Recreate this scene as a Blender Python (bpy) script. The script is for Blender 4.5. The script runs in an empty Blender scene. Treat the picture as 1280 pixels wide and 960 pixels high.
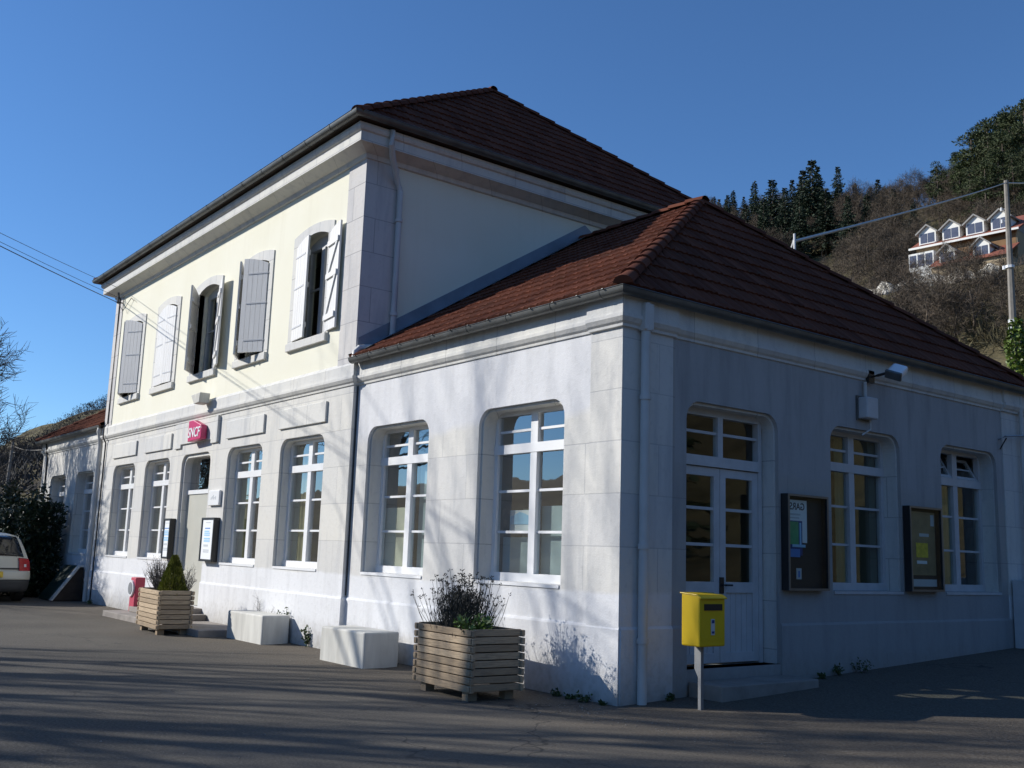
import bpy, bmesh, math, random
from mathutils import Vector, Matrix
from mathutils.geometry import tessellate_polygon
R = math.radians
sc = bpy.context.scene
COL = sc.collection

# ------------------------------------------------------------------ materials
def nodes(name):
    m = bpy.data.materials.new(name); m.use_nodes = True
    nt = m.node_tree; b = nt.nodes['Principled BSDF']
    return m, nt, b
def N(nt, typ, **kw):
    n = nt.nodes.new(typ)
    for k, v in kw.items(): setattr(n, k, v)
    return n
def sock(nt, s, v):
    if isinstance(v, bpy.types.NodeSocket): nt.links.new(v, s)
    else: s.default_value = v
def math_(nt, op, a, b=0.0, c=None):
    n = N(nt, 'ShaderNodeMath', operation=op)
    sock(nt, n.inputs[0], a); sock(nt, n.inputs[1], b)
    if c is not None: sock(nt, n.inputs[2], c)
    return n.outputs[0]
def c4(c): return (c[0], c[1], c[2], 1.0)
def mix(nt, f, a, b, mode='MIX'):
    n = N(nt, 'ShaderNodeMix', data_type='RGBA', blend_type=mode)
    sock(nt, n.inputs[0], f)
    sock(nt, n.inputs[6], c4(a) if isinstance(a, (tuple, list)) else a)
    sock(nt, n.inputs[7], c4(b) if isinstance(b, (tuple, list)) else b)
    return n.outputs[2]
def noise(nt, vec, scale, detail=4, rough=.55):
    n = N(nt, 'ShaderNodeTexNoise'); nt.links.new(vec, n.inputs['Vector'])
    n.inputs['Scale'].default_value = scale; n.inputs['Detail'].default_value = detail
    n.inputs['Roughness'].default_value = rough
    return n.outputs['Fac']
def ramp(nt, f, lo, hi):
    n = N(nt, 'ShaderNodeMapRange'); n.clamp = True; sock(nt, n.inputs[0], f)
    n.inputs[1].default_value = lo; n.inputs[2].default_value = hi
    return n.outputs[0]
def wpos(nt): return N(nt, 'ShaderNodeNewGeometry').outputs['Position']
def opos(nt): return N(nt, 'ShaderNodeTexCoord').outputs['Object']
def scalev(nt, v, s):
    n = N(nt, 'ShaderNodeVectorMath', operation='MULTIPLY'); nt.links.new(v, n.inputs[0]); n.inputs[1].default_value = s
    return n.outputs[0]
def bump(nt, b, h, strength, dist=.02):
    n = N(nt, 'ShaderNodeBump'); n.inputs['Strength'].default_value = strength; n.inputs['Distance'].default_value = dist
    nt.links.new(h, n.inputs['Height']); nt.links.new(n.outputs[0], b.inputs['Normal'])
def plain(name, col, rough=.6, var=.15, scale=3, metal=0, bmp=0, bscale=40, spec=.5, stretch=(1, 1, 1), objrand=0):
    m, nt, b = nodes(name)
    v = scalev(nt, opos(nt), stretch)
    f = noise(nt, v, scale)
    dark = tuple(c * (1 - var) for c in col); lite = tuple(min(1, c * (1 + var)) for c in col)
    col_o = mix(nt, ramp(nt, f, .3, .7), dark, lite)
    if objrand:
        oi = N(nt, 'ShaderNodeObjectInfo').outputs['Random']
        k = math_(nt, 'MULTIPLY_ADD', oi, objrand * 2, 1 - objrand)
        cc = N(nt, 'ShaderNodeCombineColor'); [nt.links.new(k, cc.inputs[i]) for i in range(3)]
        col_o = mix(nt, 1.0, col_o, cc.outputs[0], 'MULTIPLY')
    nt.links.new(col_o, b.inputs['Base Color'])
    b.inputs['Roughness'].default_value = rough; b.inputs['Metallic'].default_value = metal
    b.inputs['Specular IOR Level'].default_value = spec
    if bmp: bump(nt, b, noise(nt, v, bscale, 3), bmp, .01)
    return m

def masonry(name, stone, paint, render=None, xlim=None, ztop=2.82, zpaint=1.03, zmode=True, joint=.8):
    """grey ashlar with painted base and, above the openings, smooth render"""
    m, nt, b = nodes(name)
    P = wpos(nt); sp = N(nt, 'ShaderNodeSeparateXYZ'); nt.links.new(P, sp.inputs[0])
    x, y, z = sp.outputs
    u = math_(nt, 'ADD', x, y)
    cv = N(nt, 'ShaderNodeCombineXYZ'); nt.links.new(u, cv.inputs[0]); nt.links.new(math_(nt, 'ADD', z, .06), cv.inputs[1])
    br = N(nt, 'ShaderNodeTexBrick'); nt.links.new(cv.outputs[0], br.inputs['Vector'])
    br.inputs['Scale'].default_value = 1; br.inputs['Brick Width'].default_value = 1.03; br.inputs['Row Height'].default_value = .51
    br.inputs['Mortar Size'].default_value = .006; br.inputs['Mortar Smooth'].default_value = .3
    br.inputs['Color1'].default_value = c4(stone); br.inputs['Color2'].default_value = c4([min(1, stone[0] * 1.14), min(1, stone[1] * 1.12), stone[2] * 1.06])
    br.inputs['Mortar'].default_value = c4([s * joint for s in stone])
    n1 = noise(nt, P, 1.1, 6, .6); n2 = noise(nt, scalev(nt, P, (3.5, 3.5, .5)), 1.4, 5, .6); n3 = noise(nt, P, 14, 4)
    col = mix(nt, math_(nt, 'MULTIPLY', ramp(nt, n1, .35, .75), .45), br.outputs['Color'], [stone[0] * 1.18, stone[1] * 1.14, stone[2] * 1.05])
    keep = None
    col = mix(nt, math_(nt, 'MULTIPLY', ramp(nt, n2, .50, .72), .55), col, [stone[0] * .68, stone[1] * .7, stone[2] * .73])
    if render:
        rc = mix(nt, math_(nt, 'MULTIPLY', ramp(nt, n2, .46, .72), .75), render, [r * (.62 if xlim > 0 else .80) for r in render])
        rc = mix(nt, math_(nt, 'MULTIPLY', ramp(nt, n1, .35, .65), .4), rc, [r * .82 for r in render])
        edge = math_(nt, 'ADD', z, math_(nt, 'MULTIPLY', math_(nt, 'SUBTRACT', n1, .5), .35))
        f = ramp(nt, edge, ztop - .05, ztop + .05)
        if xlim is not None: f = math_(nt, 'MULTIPLY', f, math_(nt, 'LESS_THAN', u, xlim) if xlim < 0 else math_(nt, 'GREATER_THAN', u, xlim))
        col = mix(nt, f, col, rc); keep = f
    if paint:
        pc = mix(nt, math_(nt, 'MULTIPLY', ramp(nt, n2, .46, .75), .6), paint, [p * .74 for p in paint])
        edge = math_(nt, 'ADD', z, math_(nt, 'MULTIPLY', math_(nt, 'SUBTRACT', n1, .5), .12))
        fp = ramp(nt, edge, zpaint + .02, zpaint - .02); col = mix(nt, fp, col, pc); keep = math_(nt, 'MAXIMUM', keep, fp) if keep else fp
        # splash dirt just above the ground, broken up by noise
        dz = math_(nt, 'ADD', z, math_(nt, 'MULTIPLY', math_(nt, 'SUBTRACT', n3, .5), .5))
        col = mix(nt, math_(nt, 'MULTIPLY', ramp(nt, dz, .42, -.06), .75), col, (.27, .25, .205))
    col = mix(nt, math_(nt, 'MULTIPLY', ramp(nt, n3, .55, .75), .18), col, (.3, .3, .29))
    nt.links.new(col, b.inputs['Base Color']); b.inputs['Roughness'].default_value = .85
    b.inputs['Specular IOR Level'].default_value = .25
    jf = math_(nt, 'MULTIPLY', br.outputs['Fac'], math_(nt, 'MULTIPLY_ADD', keep, -1.0, 1.0)) if keep else br.outputs['Fac']
    h = math_(nt, 'ADD', math_(nt, 'MULTIPLY', jf, -.6), math_(nt, 'ADD', n3, math_(nt, 'MULTIPLY', noise(nt, P, 60, 3), .5)))
    bump(nt, b, h, .35, .012)
    return m

STONE = (.60, .597, .585); PAINT = (.72, .725, .73)
M = {}
M['wing_front'] = masonry('wing front masonry', STONE, PAINT, (.70, .703, .71), xlim=-.46)
M['wing_side_darkened'] = masonry('shade-darkened wing masonry', (.37, .365, .36), (.37, .37, .37), (.43, .425, .42), xlim=.75, ztop=2.3)  # wing masonry in darker colours, putting the side's shade into the paint
M['main_front'] = masonry('main ground floor masonry', (.59, .585, .565), (.735, .738, .74))
M['trim'] = masonry('trim stone', (.60, .60, .585), None, joint=.62)
M['quoin'] = masonry('quoin stone', (.54, .53, .53), None, joint=.55)
def render_mat():
    m, nt, b = nodes('cream render')
    P = wpos(nt); n1 = noise(nt, P, .8, 5); n2 = noise(nt, scalev(nt, P, (3, 3, .35)), 1.3, 5); n3 = noise(nt, P, 60, 3)
    col = mix(nt, ramp(nt, n1, .3, .7), (.79, .765, .62), (.83, .81, .68))
    col = mix(nt, math_(nt, 'MULTIPLY', ramp(nt, n2, .55, .8), .3), col, (.66, .62, .48))
    nt.links.new(col, b.inputs['Base Color']); b.inputs['Roughness'].default_value = .9; b.inputs['Specular IOR Level'].default_value = .2
    bump(nt, b, n3, .3, .006)
    return m
M['cream'] = render_mat()
M['white'] = plain('white joinery paint', (.8, .8, .79), .35, .03)
M['dullwhite'] = plain('dull white paint', (.55, .56, .57), .5, .08, 6)  # greyer than the white of the ground-floor front frames
M['shutter'] = plain('shutter paint', (.74, .73, .70), .5, .06, 5, stretch=(4, 4, .6))
M['zinc'] = plain('zinc gutter', (.13, .135, .13), .45, .25, 4, metal=.35)
M['flash'] = plain('zinc flashing', (.22, .25, .29), .5, .15, 3, metal=.3)
M['pipe'] = plain('painted downpipe', (.56, .56, .54), .5, .08, 3)
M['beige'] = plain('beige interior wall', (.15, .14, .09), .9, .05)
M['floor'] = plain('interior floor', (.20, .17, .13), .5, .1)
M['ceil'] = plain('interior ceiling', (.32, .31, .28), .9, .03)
M['doorpaint'] = plain('grey door paint', (.50, .49, .42), .45, .05)
M['curtain'] = plain('ochre curtain', (.42, .38, .20), .9, .12, 6, stretch=(6, 6, .3))
M['creampanel'] = plain('cream blind', (.74, .71, .57), .8, .04)
M['black'] = plain('black metal', (.02, .02, .022), .4, .1)
M['alu'] = plain('dull aluminium', (.22, .22, .21), .4, .08, metal=.6)
M['steel'] = plain('galvanised steel', (.30, .31, .32), .45, .1, 8, metal=.5)
M['paper'] = plain('white paper', (.82, .84, .85), .6, .02)
M['tealpanel'] = plain('grey green blind', (.46, .55, .57), .8, .06)
M['ltblue'] = plain('light blue print', (.35, .62, .85), .6, .05)
M['midblue'] = plain('blue print', (.10, .25, .60), .6, .05)
M['greyprint'] = plain('grey print', (.55, .58, .60), .6, .05)
M['ink'] = plain('black ink', (.03, .03, .04), .6, .05)
M['navy'] = plain('navy print', (.03, .06, .22), .6, .1)
M['green'] = plain('green print', (.08, .36, .16), .6, .2, 8)
M['brownposter'] = plain('brown poster', (.30, .22, .12), .6, .25, 5)
M['yellowprint'] = plain('yellow print', (.75, .55, .05), .6, .2, 20)
M['backing'] = plain('dark case backing', (.025, .025, .028), .6, .1)
M['signred'] = plain('carmine sign', (.58, .035, .14), .35, .05)
M['signwhite'] = plain('sign white', (.85, .85, .85), .4, .02)
M['yellow'] = plain('letter box yellow', (.75, .50, .01), .4, .06, 4)
M['concrete'] = plain('white concrete', (.56, .55, .50), .85, .2, 5, bmp=.25, bscale=50, stretch=(1, 1, .22))
M['gravel'] = plain('grey gravel', (.24, .22, .19), .9, .4, 60)
M['steps'] = plain('worn step stone', (.28, .25, .22), .9, .2, 4, bmp=.4, bscale=30)
M['soil'] = plain('soil', (.04, .03, .02), .95, .3, 20, bmp=.6)
M['lavender'] = plain('dry lavender', (.05, .05, .042), .9, .3, 20)
M['shrubleaf'] = plain('shrub leaf', (.10, .17, .03), .5, .35, 15)
M['conifer_dwarf'] = plain('dwarf conifer foliage', (.17, .18, .02), .7, .5, 9)
M['drytwig'] = plain('dry twig', (.13, .12, .11), .9, .3, 10)
M['bark'] = plain('bark', (.085, .075, .065), .95, .3, 6, objrand=.15)
M['barkbrown'] = plain('brown twig bark', (.115, .088, .062), .95, .35, 2, objrand=.3)
M['spruce'] = plain('spruce needles', (.021, .036, .016), .8, .4, 1.5, objrand=.3)
M['pine'] = plain('pine needles', (.05, .066, .021), .8, .4, 1.2, objrand=.25)
M['pinebark'] = plain('pine bark', (.13, .10, .075), .95, .3, 2)
M['laurel'] = plain('laurel leaf', (.016, .032, .012), .45, .4, 8)
M['ivy'] = plain('ivy leaf', (.10, .15, .02), .5, .4, 6)
M['weed'] = plain('weed leaf', (.05, .08, .02), .7, .4, 20)
M['hatchgreen'] = plain('dark green sheet metal', (.015, .04, .035), .35, .3, 3)
M['hatchwhite'] = plain('flaking white edge', (.6, .6, .56), .8, .3, 12)
M['hatchbrown'] = plain('rusty brown side', (.05, .035, .025), .9, .3, 6)
M['redpaint'] = plain('faded red paint', (.48, .05, .09), .5, .08)
M['pole'] = plain('concrete pole', (.24, .22, .19), .9, .15, 5)
M['insul'] = plain('white insulator', (.75, .76, .76), .4, .03)
M['cable'] = plain('black cable', (.02, .02, .02), .6, .1)
M['greycable'] = plain('grey cable', (.62, .60, .56), .6, .1)
M['carpaint'] = plain('cream car paint', (.62, .60, .50), .25, .02)
M['carglass'] = plain('car glass', (.012, .014, .016), .06, .1)
M['tyre'] = plain('tyre rubber', (.015, .015, .015), .85, .1)
M['bumper'] = plain('grey plastic', (.06, .06, .06), .7, .1)
M['taillight'] = plain('red tail light', (.45, .02, .02), .15, .2, 30)
M['plate'] = plain('yellow number plate', (.72, .50, .04), .4, .03)
M['rock'] = plain('pale dry stone', (.52, .49, .42), .9, .3, 1.6, bmp=.6, bscale=6)
M['ochrewall'] = plain('ochre house wall', (.38, .30, .19), .9, .12, 1)
M['woodwall'] = plain('brown boarded wall', (.22, .12, .05), .8, .2, 2)
M['greywall'] = plain('grey house wall', (.30, .29, .27), .9, .12, 1)
M['redroof'] = plain('red house roof', (.24, .075, .045), .8, .2, 1.2, bmp=.4, bscale=3)
M['housewhite'] = plain('house white paint', (.78, .77, .72), .6, .04)
M['bluepane'] = plain('blue grey house pane', (.10, .11, .15), .12, .15)

def glass_mat(name, base=.03, gain=1.5, tint=(.86, .92, .9)):
    m = bpy.data.materials.new(name); m.use_nodes = True; nt = m.node_tree; nt.nodes.clear()
    out = N(nt, 'ShaderNodeOutputMaterial'); tr = N(nt, 'ShaderNodeBsdfTransparent'); gl = N(nt, 'ShaderNodeBsdfGlossy')
    tr.inputs[0].default_value = c4(tint); gl.inputs['Roughness'].default_value = .015
    P = wpos(nt); bp = N(nt, 'ShaderNodeBump'); bp.inputs['Strength'].default_value = .05; bp.inputs['Distance'].default_value = .02
    nt.links.new(noise(nt, P, 2.3, 2), bp.inputs['Height']); nt.links.new(bp.outputs[0], gl.inputs['Normal'])
    fr = N(nt, 'ShaderNodeLayerWeight'); fr.inputs['Blend'].default_value = .5; f3 = math_(nt, 'POWER', fr.outputs['Facing'], 3.0)
    mx = N(nt, 'ShaderNodeMixShader'); k = math_(nt, 'MULTIPLY_ADD', f3, gain, base)
    sock(nt, mx.inputs[0], math_(nt, 'MINIMUM', k, 1.0))
    nt.links.new(tr.outputs[0], mx.inputs[1]); nt.links.new(gl.outputs[0], mx.inputs[2]); nt.links.new(mx.outputs[0], out.inputs[0])
    return m
M['glass'] = glass_mat('window glass', .28, 1.1)
M['sideglass'] = glass_mat('side window glass', .05, .9)
M['caseglass'] = glass_mat('poster case glass', .01, .2)

def tile_mat():
    m, nt, b = nodes('brown red roof tile')
    at = N(nt, 'ShaderNodeAttribute', attribute_name='tile').outputs['Fac']
    P = wpos(nt); n1 = noise(nt, P, .9, 5); n2 = noise(nt, P, 18, 4)
    col = mix(nt, at, (.098, .034, .021), (.165, .060, .036))
    col = mix(nt, math_(nt, 'MULTIPLY', ramp(nt, n1, .45, .75), .5), col, (.095, .045, .032))
    col = mix(nt, math_(nt, 'MULTIPLY', ramp(nt, n2, .6, .78), .5), col, (.07, .06, .05))
    n3 = noise(nt, P, 5.5, 5, .7); col = mix(nt, math_(nt, 'MULTIPLY', ramp(nt, n3, .6, .72), .55), col, (.075, .07, .045))
    nt.links.new(col, b.inputs['Base Color']); b.inputs['Roughness'].default_value = .95; b.inputs['Specular IOR Level'].default_value = .08
    bump(nt, b, n2, .3, .01)
    return m
M['tile'] = tile_mat()

def plank_mat():
    m, nt, b = nodes('weathered planter timber')
    at = N(nt, 'ShaderNodeAttribute', attribute_name='tile').outputs['Fac']
    v = opos(nt)
    g = noise(nt, scalev(nt, v, (1.2, 1.2, 16)), 5, 6, .65); k = noise(nt, scalev(nt, v, (3, 3, 6)), 2.2, 3)
    col = mix(nt, at, (.33, .25, .165), (.53, .41, .275))
    col = mix(nt, math_(nt, 'MULTIPLY', ramp(nt, g, .45, .7), .6), col, (.17, .125, .085))
    col = mix(nt, math_(nt, 'MULTIPLY', ramp(nt, k, .6, .72), .4), col, (.16, .14, .12))
    nt.links.new(col, b.inputs['Base Color']); b.inputs['Roughness'].default_value = .85; b.inputs['Specular IOR Level'].default_value = .2
    bump(nt, b, g, .4, .004)
    return m
M['plank'] = plank_mat()

def asphalt_mat():
    m, nt, b = nodes('worn asphalt')
    P = wpos(nt); sp = N(nt, 'ShaderNodeSeparateXYZ'); nt.links.new(P, sp.inputs[0])
    n0 = noise(nt, P, .25, 5); n1 = noise(nt, P, 1.1, 6, .6); n2 = noise(nt, P, 45, 3, .7); n3 = noise(nt, P, 140, 2)
    vo = N(nt, 'ShaderNodeTexVoronoi'); nt.links.new(P, vo.inputs['Vector']); vo.inputs['Scale'].default_value = 55
    col = mix(nt, ramp(nt, n0, .42, .58), (.076, .068, .058), (.116, .104, .087))
    col = mix(nt, math_(nt, 'MULTIPLY', ramp(nt, n1, .5, .75), .6), col, (.066, .061, .055))
    col = mix(nt, math_(nt, 'MULTIPLY', ramp(nt, n2, .45, .72), .75), col, (.19, .18, .155))
    col = mix(nt, math_(nt, 'MULTIPLY', ramp(nt, vo.outputs['Distance'], .16, .05), math_(nt, 'MULTIPLY', ramp(nt, n1, .45, .6), .8)), col, (.24, .22, .19))
    # sand and grit gathered near the foot of the walls
    d = math_(nt, 'ADD', sp.outputs[1], math_(nt, 'MULTIPLY', math_(nt, 'SUBTRACT', n1, .5), 2.6))
    gf = ramp(nt, d, -2.2, -.6)
    grit = mix(nt, ramp(nt, n2, .35, .7), (.095, .078, .058), (.20, .172, .135))
    col = mix(nt, math_(nt, 'MULTIPLY', gf, .75), col, grit)
    # cracks
    v2 = N(nt, 'ShaderNodeTexVoronoi', feature='DISTANCE_TO_EDGE'); nt.links.new(P, v2.inputs['Vector']); v2.inputs['Scale'].default_value = .55
    mp = N(nt, 'ShaderNodeVectorMath', operation='ADD'); nt.links.new(P, mp.inputs[0])
    nn = N(nt, 'ShaderNodeTexNoise'); nt.links.new(P, nn.inputs['Vector']); nn.inputs['Scale'].default_value = 2
    nt.links.new(nn.outputs['Color'], mp.inputs[1]); nt.links.new(mp.outputs[0], v2.inputs['Vector'])
    col = mix(nt, math_(nt, 'MULTIPLY', ramp(nt, v2.outputs['Distance'], .012, .003), math_(nt, 'MULTIPLY', ramp(nt, n0, .5, .6), .7)), col, (.03, .03, .03))
    nt.links.new(col, b.inputs['Base Color']); b.inputs['Roughness'].default_value = .9; b.inputs['Specular IOR Level'].default_value = .2
    bump(nt, b, math_(nt, 'ADD', n2, math_(nt, 'MULTIPLY', n3, .7)), .7, .012)
    return m
M['asphalt'] = asphalt_mat()

def hill_mat():
    m, nt, b = nodes('hillside grass and scrub')
    P = wpos(nt); n1 = noise(nt, P, .035, 6, .6); n2 = noise(nt, P, .4, 6, .65); n3 = noise(nt, P, 3, 4)
    col = mix(nt, ramp(nt, n1, .4, .6), (.085, .068, .042), (.15, .13, .065))
    col = mix(nt, math_(nt, 'MULTIPLY', ramp(nt, n2, .45, .7), .7), col, (.038, .036, .02))
    col = mix(nt, math_(nt, 'MULTIPLY', ramp(nt, n3, .5, .8), .5), col, (.14, .118, .08))
    nt.links.new(col, b.inputs['Base Color']); b.inputs['Roughness'].default_value = .95; b.inputs['Specular IOR Level'].default_value = .1
    bump(nt, b, n2, .8, .6)
    return m
M['hill'] = hill_mat()

# ------------------------------------------------------------------ mesh building
class MB:
    def __init__(s): s.v = []; s.f = []; s.a = []; s.val = 0.0
    def face(s, *idx): s.f.append(idx); s.a.append(s.val)
    def pts(s, ps):
        n = len(s.v); s.v.extend([tuple(p) for p in ps]); return list(range(n, n + len(ps)))
    def poly(s, *ps): s.face(*s.pts(ps))
    def box(s, x0, x1, y0, y1, z0, z1, fn=None, M4=None):
        c = [(x0, y0, z0), (x1, y0, z0), (x1, y1, z0), (x0, y1, z0), (x0, y0, z1), (x1, y0, z1), (x1, y1, z1), (x0, y1, z1)]
        if fn: c = [fn(*p) for p in c]
        if M4 is not None: c = [tuple(M4 @ Vector(p)) for p in c]
        i = s.pts(c)
        for q in ((0, 3, 2, 1), (4, 5, 6, 7), (0, 1, 5, 4), (1, 2, 6, 5), (2, 3, 7, 6), (3, 0, 4, 7)): s.face(*[i[k] for k in q])
    def prism(s, outline, fn, d0, d1):
        """outline [(a,z)], fn(a,d,z); solid between depths"""
        A = s.pts([fn(a, d0, z) for a, z in outline]); B = s.pts([fn(a, d1, z) for a, z in outline]); n = len(outline)
        s.face(*A); s.face(*B[::-1])
        for k in range(n): s.face(A[k], B[k], B[(k + 1) % n], A[(k + 1) % n])
    def tube(s, path, r, n=8, cap=True):
        path = [Vector(p) for p in path]; rings = []
        up = None
        for i, p in enumerate(path):
            t = (path[min(i + 1, len(path) - 1)] - path[max(i - 1, 0)])
            if t.length < 1e-9: t = Vector((0, 0, 1))
            t.normalize()
            if up is None: up = Vector((0, 0, 1)) if abs(t.z) < .9 else Vector((1, 0, 0))
            u = t.cross(up)
            if u.length < 1e-4: u = t.orthogonal()
            u.normalize(); w = t.cross(u); up = w if abs(t.dot(Vector((0, 0, 1)))) > .9 else Vector((0, 0, 1))
            if up is w: up = w
            rr = r[i] if isinstance(r, (list, tuple)) else r
            rings.append(s.pts([p + (u * math.cos(2 * math.pi * k / n) + w * math.sin(2 * math.pi * k / n)) * rr for k in range(n)]))
        for A, B in zip(rings, rings[1:]):
            # align rings
            best = min(range(n), key=lambda o: (Vector(s.v[A[0]]) - path[0] - Vector(s.v[B[o]]) + path[0]).length)
            B = B[best:] + B[:best]
            for k in range(n): s.face(A[k], A[(k + 1) % n], B[(k + 1) % n], B[k])
        if cap: s.face(*rings[0][::-1]); s.face(*rings[-1])
    def sweep(s, path, prof, closed=False, cap=True):
        """sweep profile [(outward offset, z)] along plan path; outward = right of travel"""
        n = len(path); rings = []
        for i, (x, y) in enumerate(path):
            def nrm(a, b):
                d = Vector((b[0] - a[0], b[1] - a[1])).normalized(); return Vector((d.y, -d.x))
            if closed: n0, n1 = nrm(path[i - 1], path[i]), nrm(path[i], path[(i + 1) % n])
            else:
                n0 = nrm(path[i - 1], path[i]) if i else nrm(path[0], path[1])
                n1 = nrm(path[i], path[i + 1]) if i < n - 1 else n0
            m = (n0 + n1) / (1 + n0.dot(n1))
            rings.append(s.pts([(x + m.x * o, y + m.y * o, z) for o, z in prof]))
        K = len(prof)
        segs = list(zip(rings, rings[1:])) + ([(rings[-1], rings[0])] if closed else [])
        for A, B in segs:
            for k in range(K): s.face(A[k], B[k], B[(k + 1) % K], A[(k + 1) % K])
        if cap and not closed: s.face(*rings[0]); s.face(*rings[-1][::-1])
    def build(s, name, m, parent=None, smooth=False, bevel=0, recalc=True, attr=False, loc=None):
        me = bpy.data.meshes.new(name); me.from_pydata(s.v, [], s.f); me.update()
        if attr:
            at = me.attributes.new('tile', 'FLOAT', 'FACE'); at.data.foreach_set('value', s.a)
        if recalc:
            b = bmesh.new(); b.from_mesh(me); bmesh.ops.recalc_face_normals(b, faces=b.faces); b.to_mesh(me); b.free()
        for q in (m if isinstance(m, (list, tuple)) else [m]): me.materials.append(M[q])
        if smooth:
            me.shade_smooth()
            if smooth != True: me.set_sharp_from_angle(angle=R(smooth))
        o = bpy.data.objects.new(name, me); COL.objects.link(o)
        if parent: o.parent = parent
        if loc: o.location = loc
        if bevel:
            bv = o.modifiers.new('bevel', 'BEVEL'); bv.width = bevel; bv.segments = 2; bv.limit_method = 'ANGLE'; bv.angle_limit = R(35)
        return o
def tag(o, label, cat, group=None, kind=None):
    if label: o['label'] = label
    if cat: o['category'] = cat
    if group: o['group'] = group
    if kind: o['kind'] = kind
    return o
def empty(name, label, cat, loc=(0, 0, 0), rz=0, group=None):
    o = bpy.data.objects.new(name, None); o.empty_display_size = .2; COL.objects.link(o)
    o.location = loc; o.rotation_euler = (0, 0, rz)
    return tag(o, label, cat, group)
def copy_tree(o, parent=None):
    c = o.copy(); COL.objects.link(c)
    if parent: c.parent = parent
    for ch in list(o.children): copy_tree(ch, c)
    return c
def text_mesh(name, body, size, m, parent, mat4, ext=.004, align='CENTER', mirror=False, shear=0):
    cu = bpy.data.curves.new(name, 'FONT'); cu.body = body; cu.size = size; cu.extrude = ext; cu.align_x = align; cu.align_y = 'CENTER'; cu.shear = shear
    cu.offset = size * .012
    t = bpy.data.objects.new('tmp', cu); COL.objects.link(t)
    dg = bpy.context.evaluated_depsgraph_get(); me = bpy.data.meshes.new_from_object(t.evaluated_get(dg))
    bpy.data.objects.remove(t); me.name = name
    if mirror: me.transform(Matrix.Scale(-1, 4, (1, 0, 0))); me.flip_normals()
    me.transform(mat4); me.materials.clear(); me.materials.append(M[m])
    o = bpy.data.objects.new(name, me); COL.objects.link(o); o.parent = parent
    return o
FRONT = Matrix(((1, 0, 0, 0), (0, 0, -1, 0), (0, 1, 0, 0), (0, 0, 0, 1)))     # text facing -Y
SIDE = Matrix(((0, 0, 1, 0), (1, 0, 0, 0), (0, 1, 0, 0), (0, 0, 0, 1)))       # text facing +X

# ------------------------------------------------------------------ terrain
PR = [(-900,70),(-500,62),(-300,34),(-180,10),(-100,2),(-60,0),(0,0),(9,.4),(14,.5),(20,2),(40,9.5),(60,18.5),(77,27),(82,29.2),(100,30.6),(120,40),(150,57),(185,76),(215,84),(260,88),(320,92),(500,95),(900,90)]
def lin(v, T):
    if v <= T[0][0]: return T[0][1]
    for (a, b), (c, d) in zip(T, T[1:]):
        if v <= c: return b + (d - b) * (v - a) / (c - a)
    return T[-1][1]
def terrain(x, y):
    z = lin(y, PR)
    if y > 14 or y < -60:
        k = min(1, abs(y) / 60)
        z += k * (1.6 * math.sin(x * .05 + y * .021) + math.sin(x * .11 - y * .07 + 1)) * min(1, (abs(y) - 14) / 40)
    if x > 45: z += min(60, (x - 45) * .38) * max(0, min(1, (75 - y) / 60)) * min(1, max(0, (y + 80) / 60))  # unseen rise on the right, added to cut horizon glow on the side wall
    if y > 140: z += min(1, (y - 140) / 60) * min(16, max(0, -x - 90) * .14)
    return z
def ground_z(x, y): return .044 * max(0, y) if y < 14 else .5
b = MB()
def axis(lims):
    out = []
    for a, c, st in lims:
        n = max(1, round((c - a) / st)); out += [a + (c - a) * i / n for i in range(n)]
    return out + [lims[-1][1]]
xs = axis([(-900, -260, 40), (-260, -60, 8), (-60, 40, 5), (40, 200, 20), (200, 800, 60)])
ys = axis([(-900, -300, 50), (-300, -40, 20), (-40, 14, 9), (14, 130, 3), (130, 300, 6), (300, 900, 50)])
idx = [[b.pts([(x, y, terrain(x, y) - (.4 if -45 < y < 14 and x < 62 else 0))])[0] for x in xs] for y in ys]
for j in range(len(ys) - 1):
    for i in range(len(xs) - 1): b.face(idx[j][i], idx[j][i + 1], idx[j + 1][i + 1], idx[j + 1][i])
tag(b.build('hillside', 'hill', smooth=True), None, None, kind='structure')
b = MB(); xs = axis([(-90, 60, 3)]); ys = axis([(-40, 14, 1.8)])
idx = [[b.pts([(x, y, ground_z(x, y))])[0] for x in xs] for y in ys]
for j in range(len(ys) - 1):
    for i in range(len(xs) - 1): b.face(idx[j][i], idx[j][i + 1], idx[j + 1][i + 1], idx[j + 1][i])
tag(b.build('forecourt', 'asphalt', smooth=True), None, None, kind='structure')

# ------------------------------------------------------------------ station building
XR, XL, YM, YB, XW = -5.27, -16.9, -.07, 8.15, -22.6
st = empty('station_building', 'two-storey railway station with cream upper walls, white stone ground floor and brown-red hipped tile roofs', 'building')
def front(y0): return lambda a, d, z: (a, y0 + d, z)
fW, fM = front(0), front(YM)
def fS(a, d, z): return (-d, a, z)                 # wing side wall, facing +X
def fMS(a, d, z): return (XR - d, a, z)
def arch(x0, x1, z0, z1, r=.20, n=6):
    """rectangle with rounded upper corners"""
    o = [(x0, z0), (x1, z0)]
    o += [(x1 - r + r * math.cos(t), z1 - r + r * math.sin(t)) for t in [math.pi / 2 * k / n for k in range(n + 1)]]
    o += [(x0 + r - r * math.sin(t), z1 - r + r * math.cos(t)) for t in [math.pi / 2 * k / n for k in range(n + 1)]]
    return o
def segarch(x0, x1, z0, z1, rise=.10, n=8):
    o = [(x0, z0), (x1, z0)]
    for k in range(n + 1):
        t = k / n; o.append((x1 + (x0 - x1) * t, z1 - rise + rise * (1 - (2 * t - 1) ** 2)))
    return o
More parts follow.
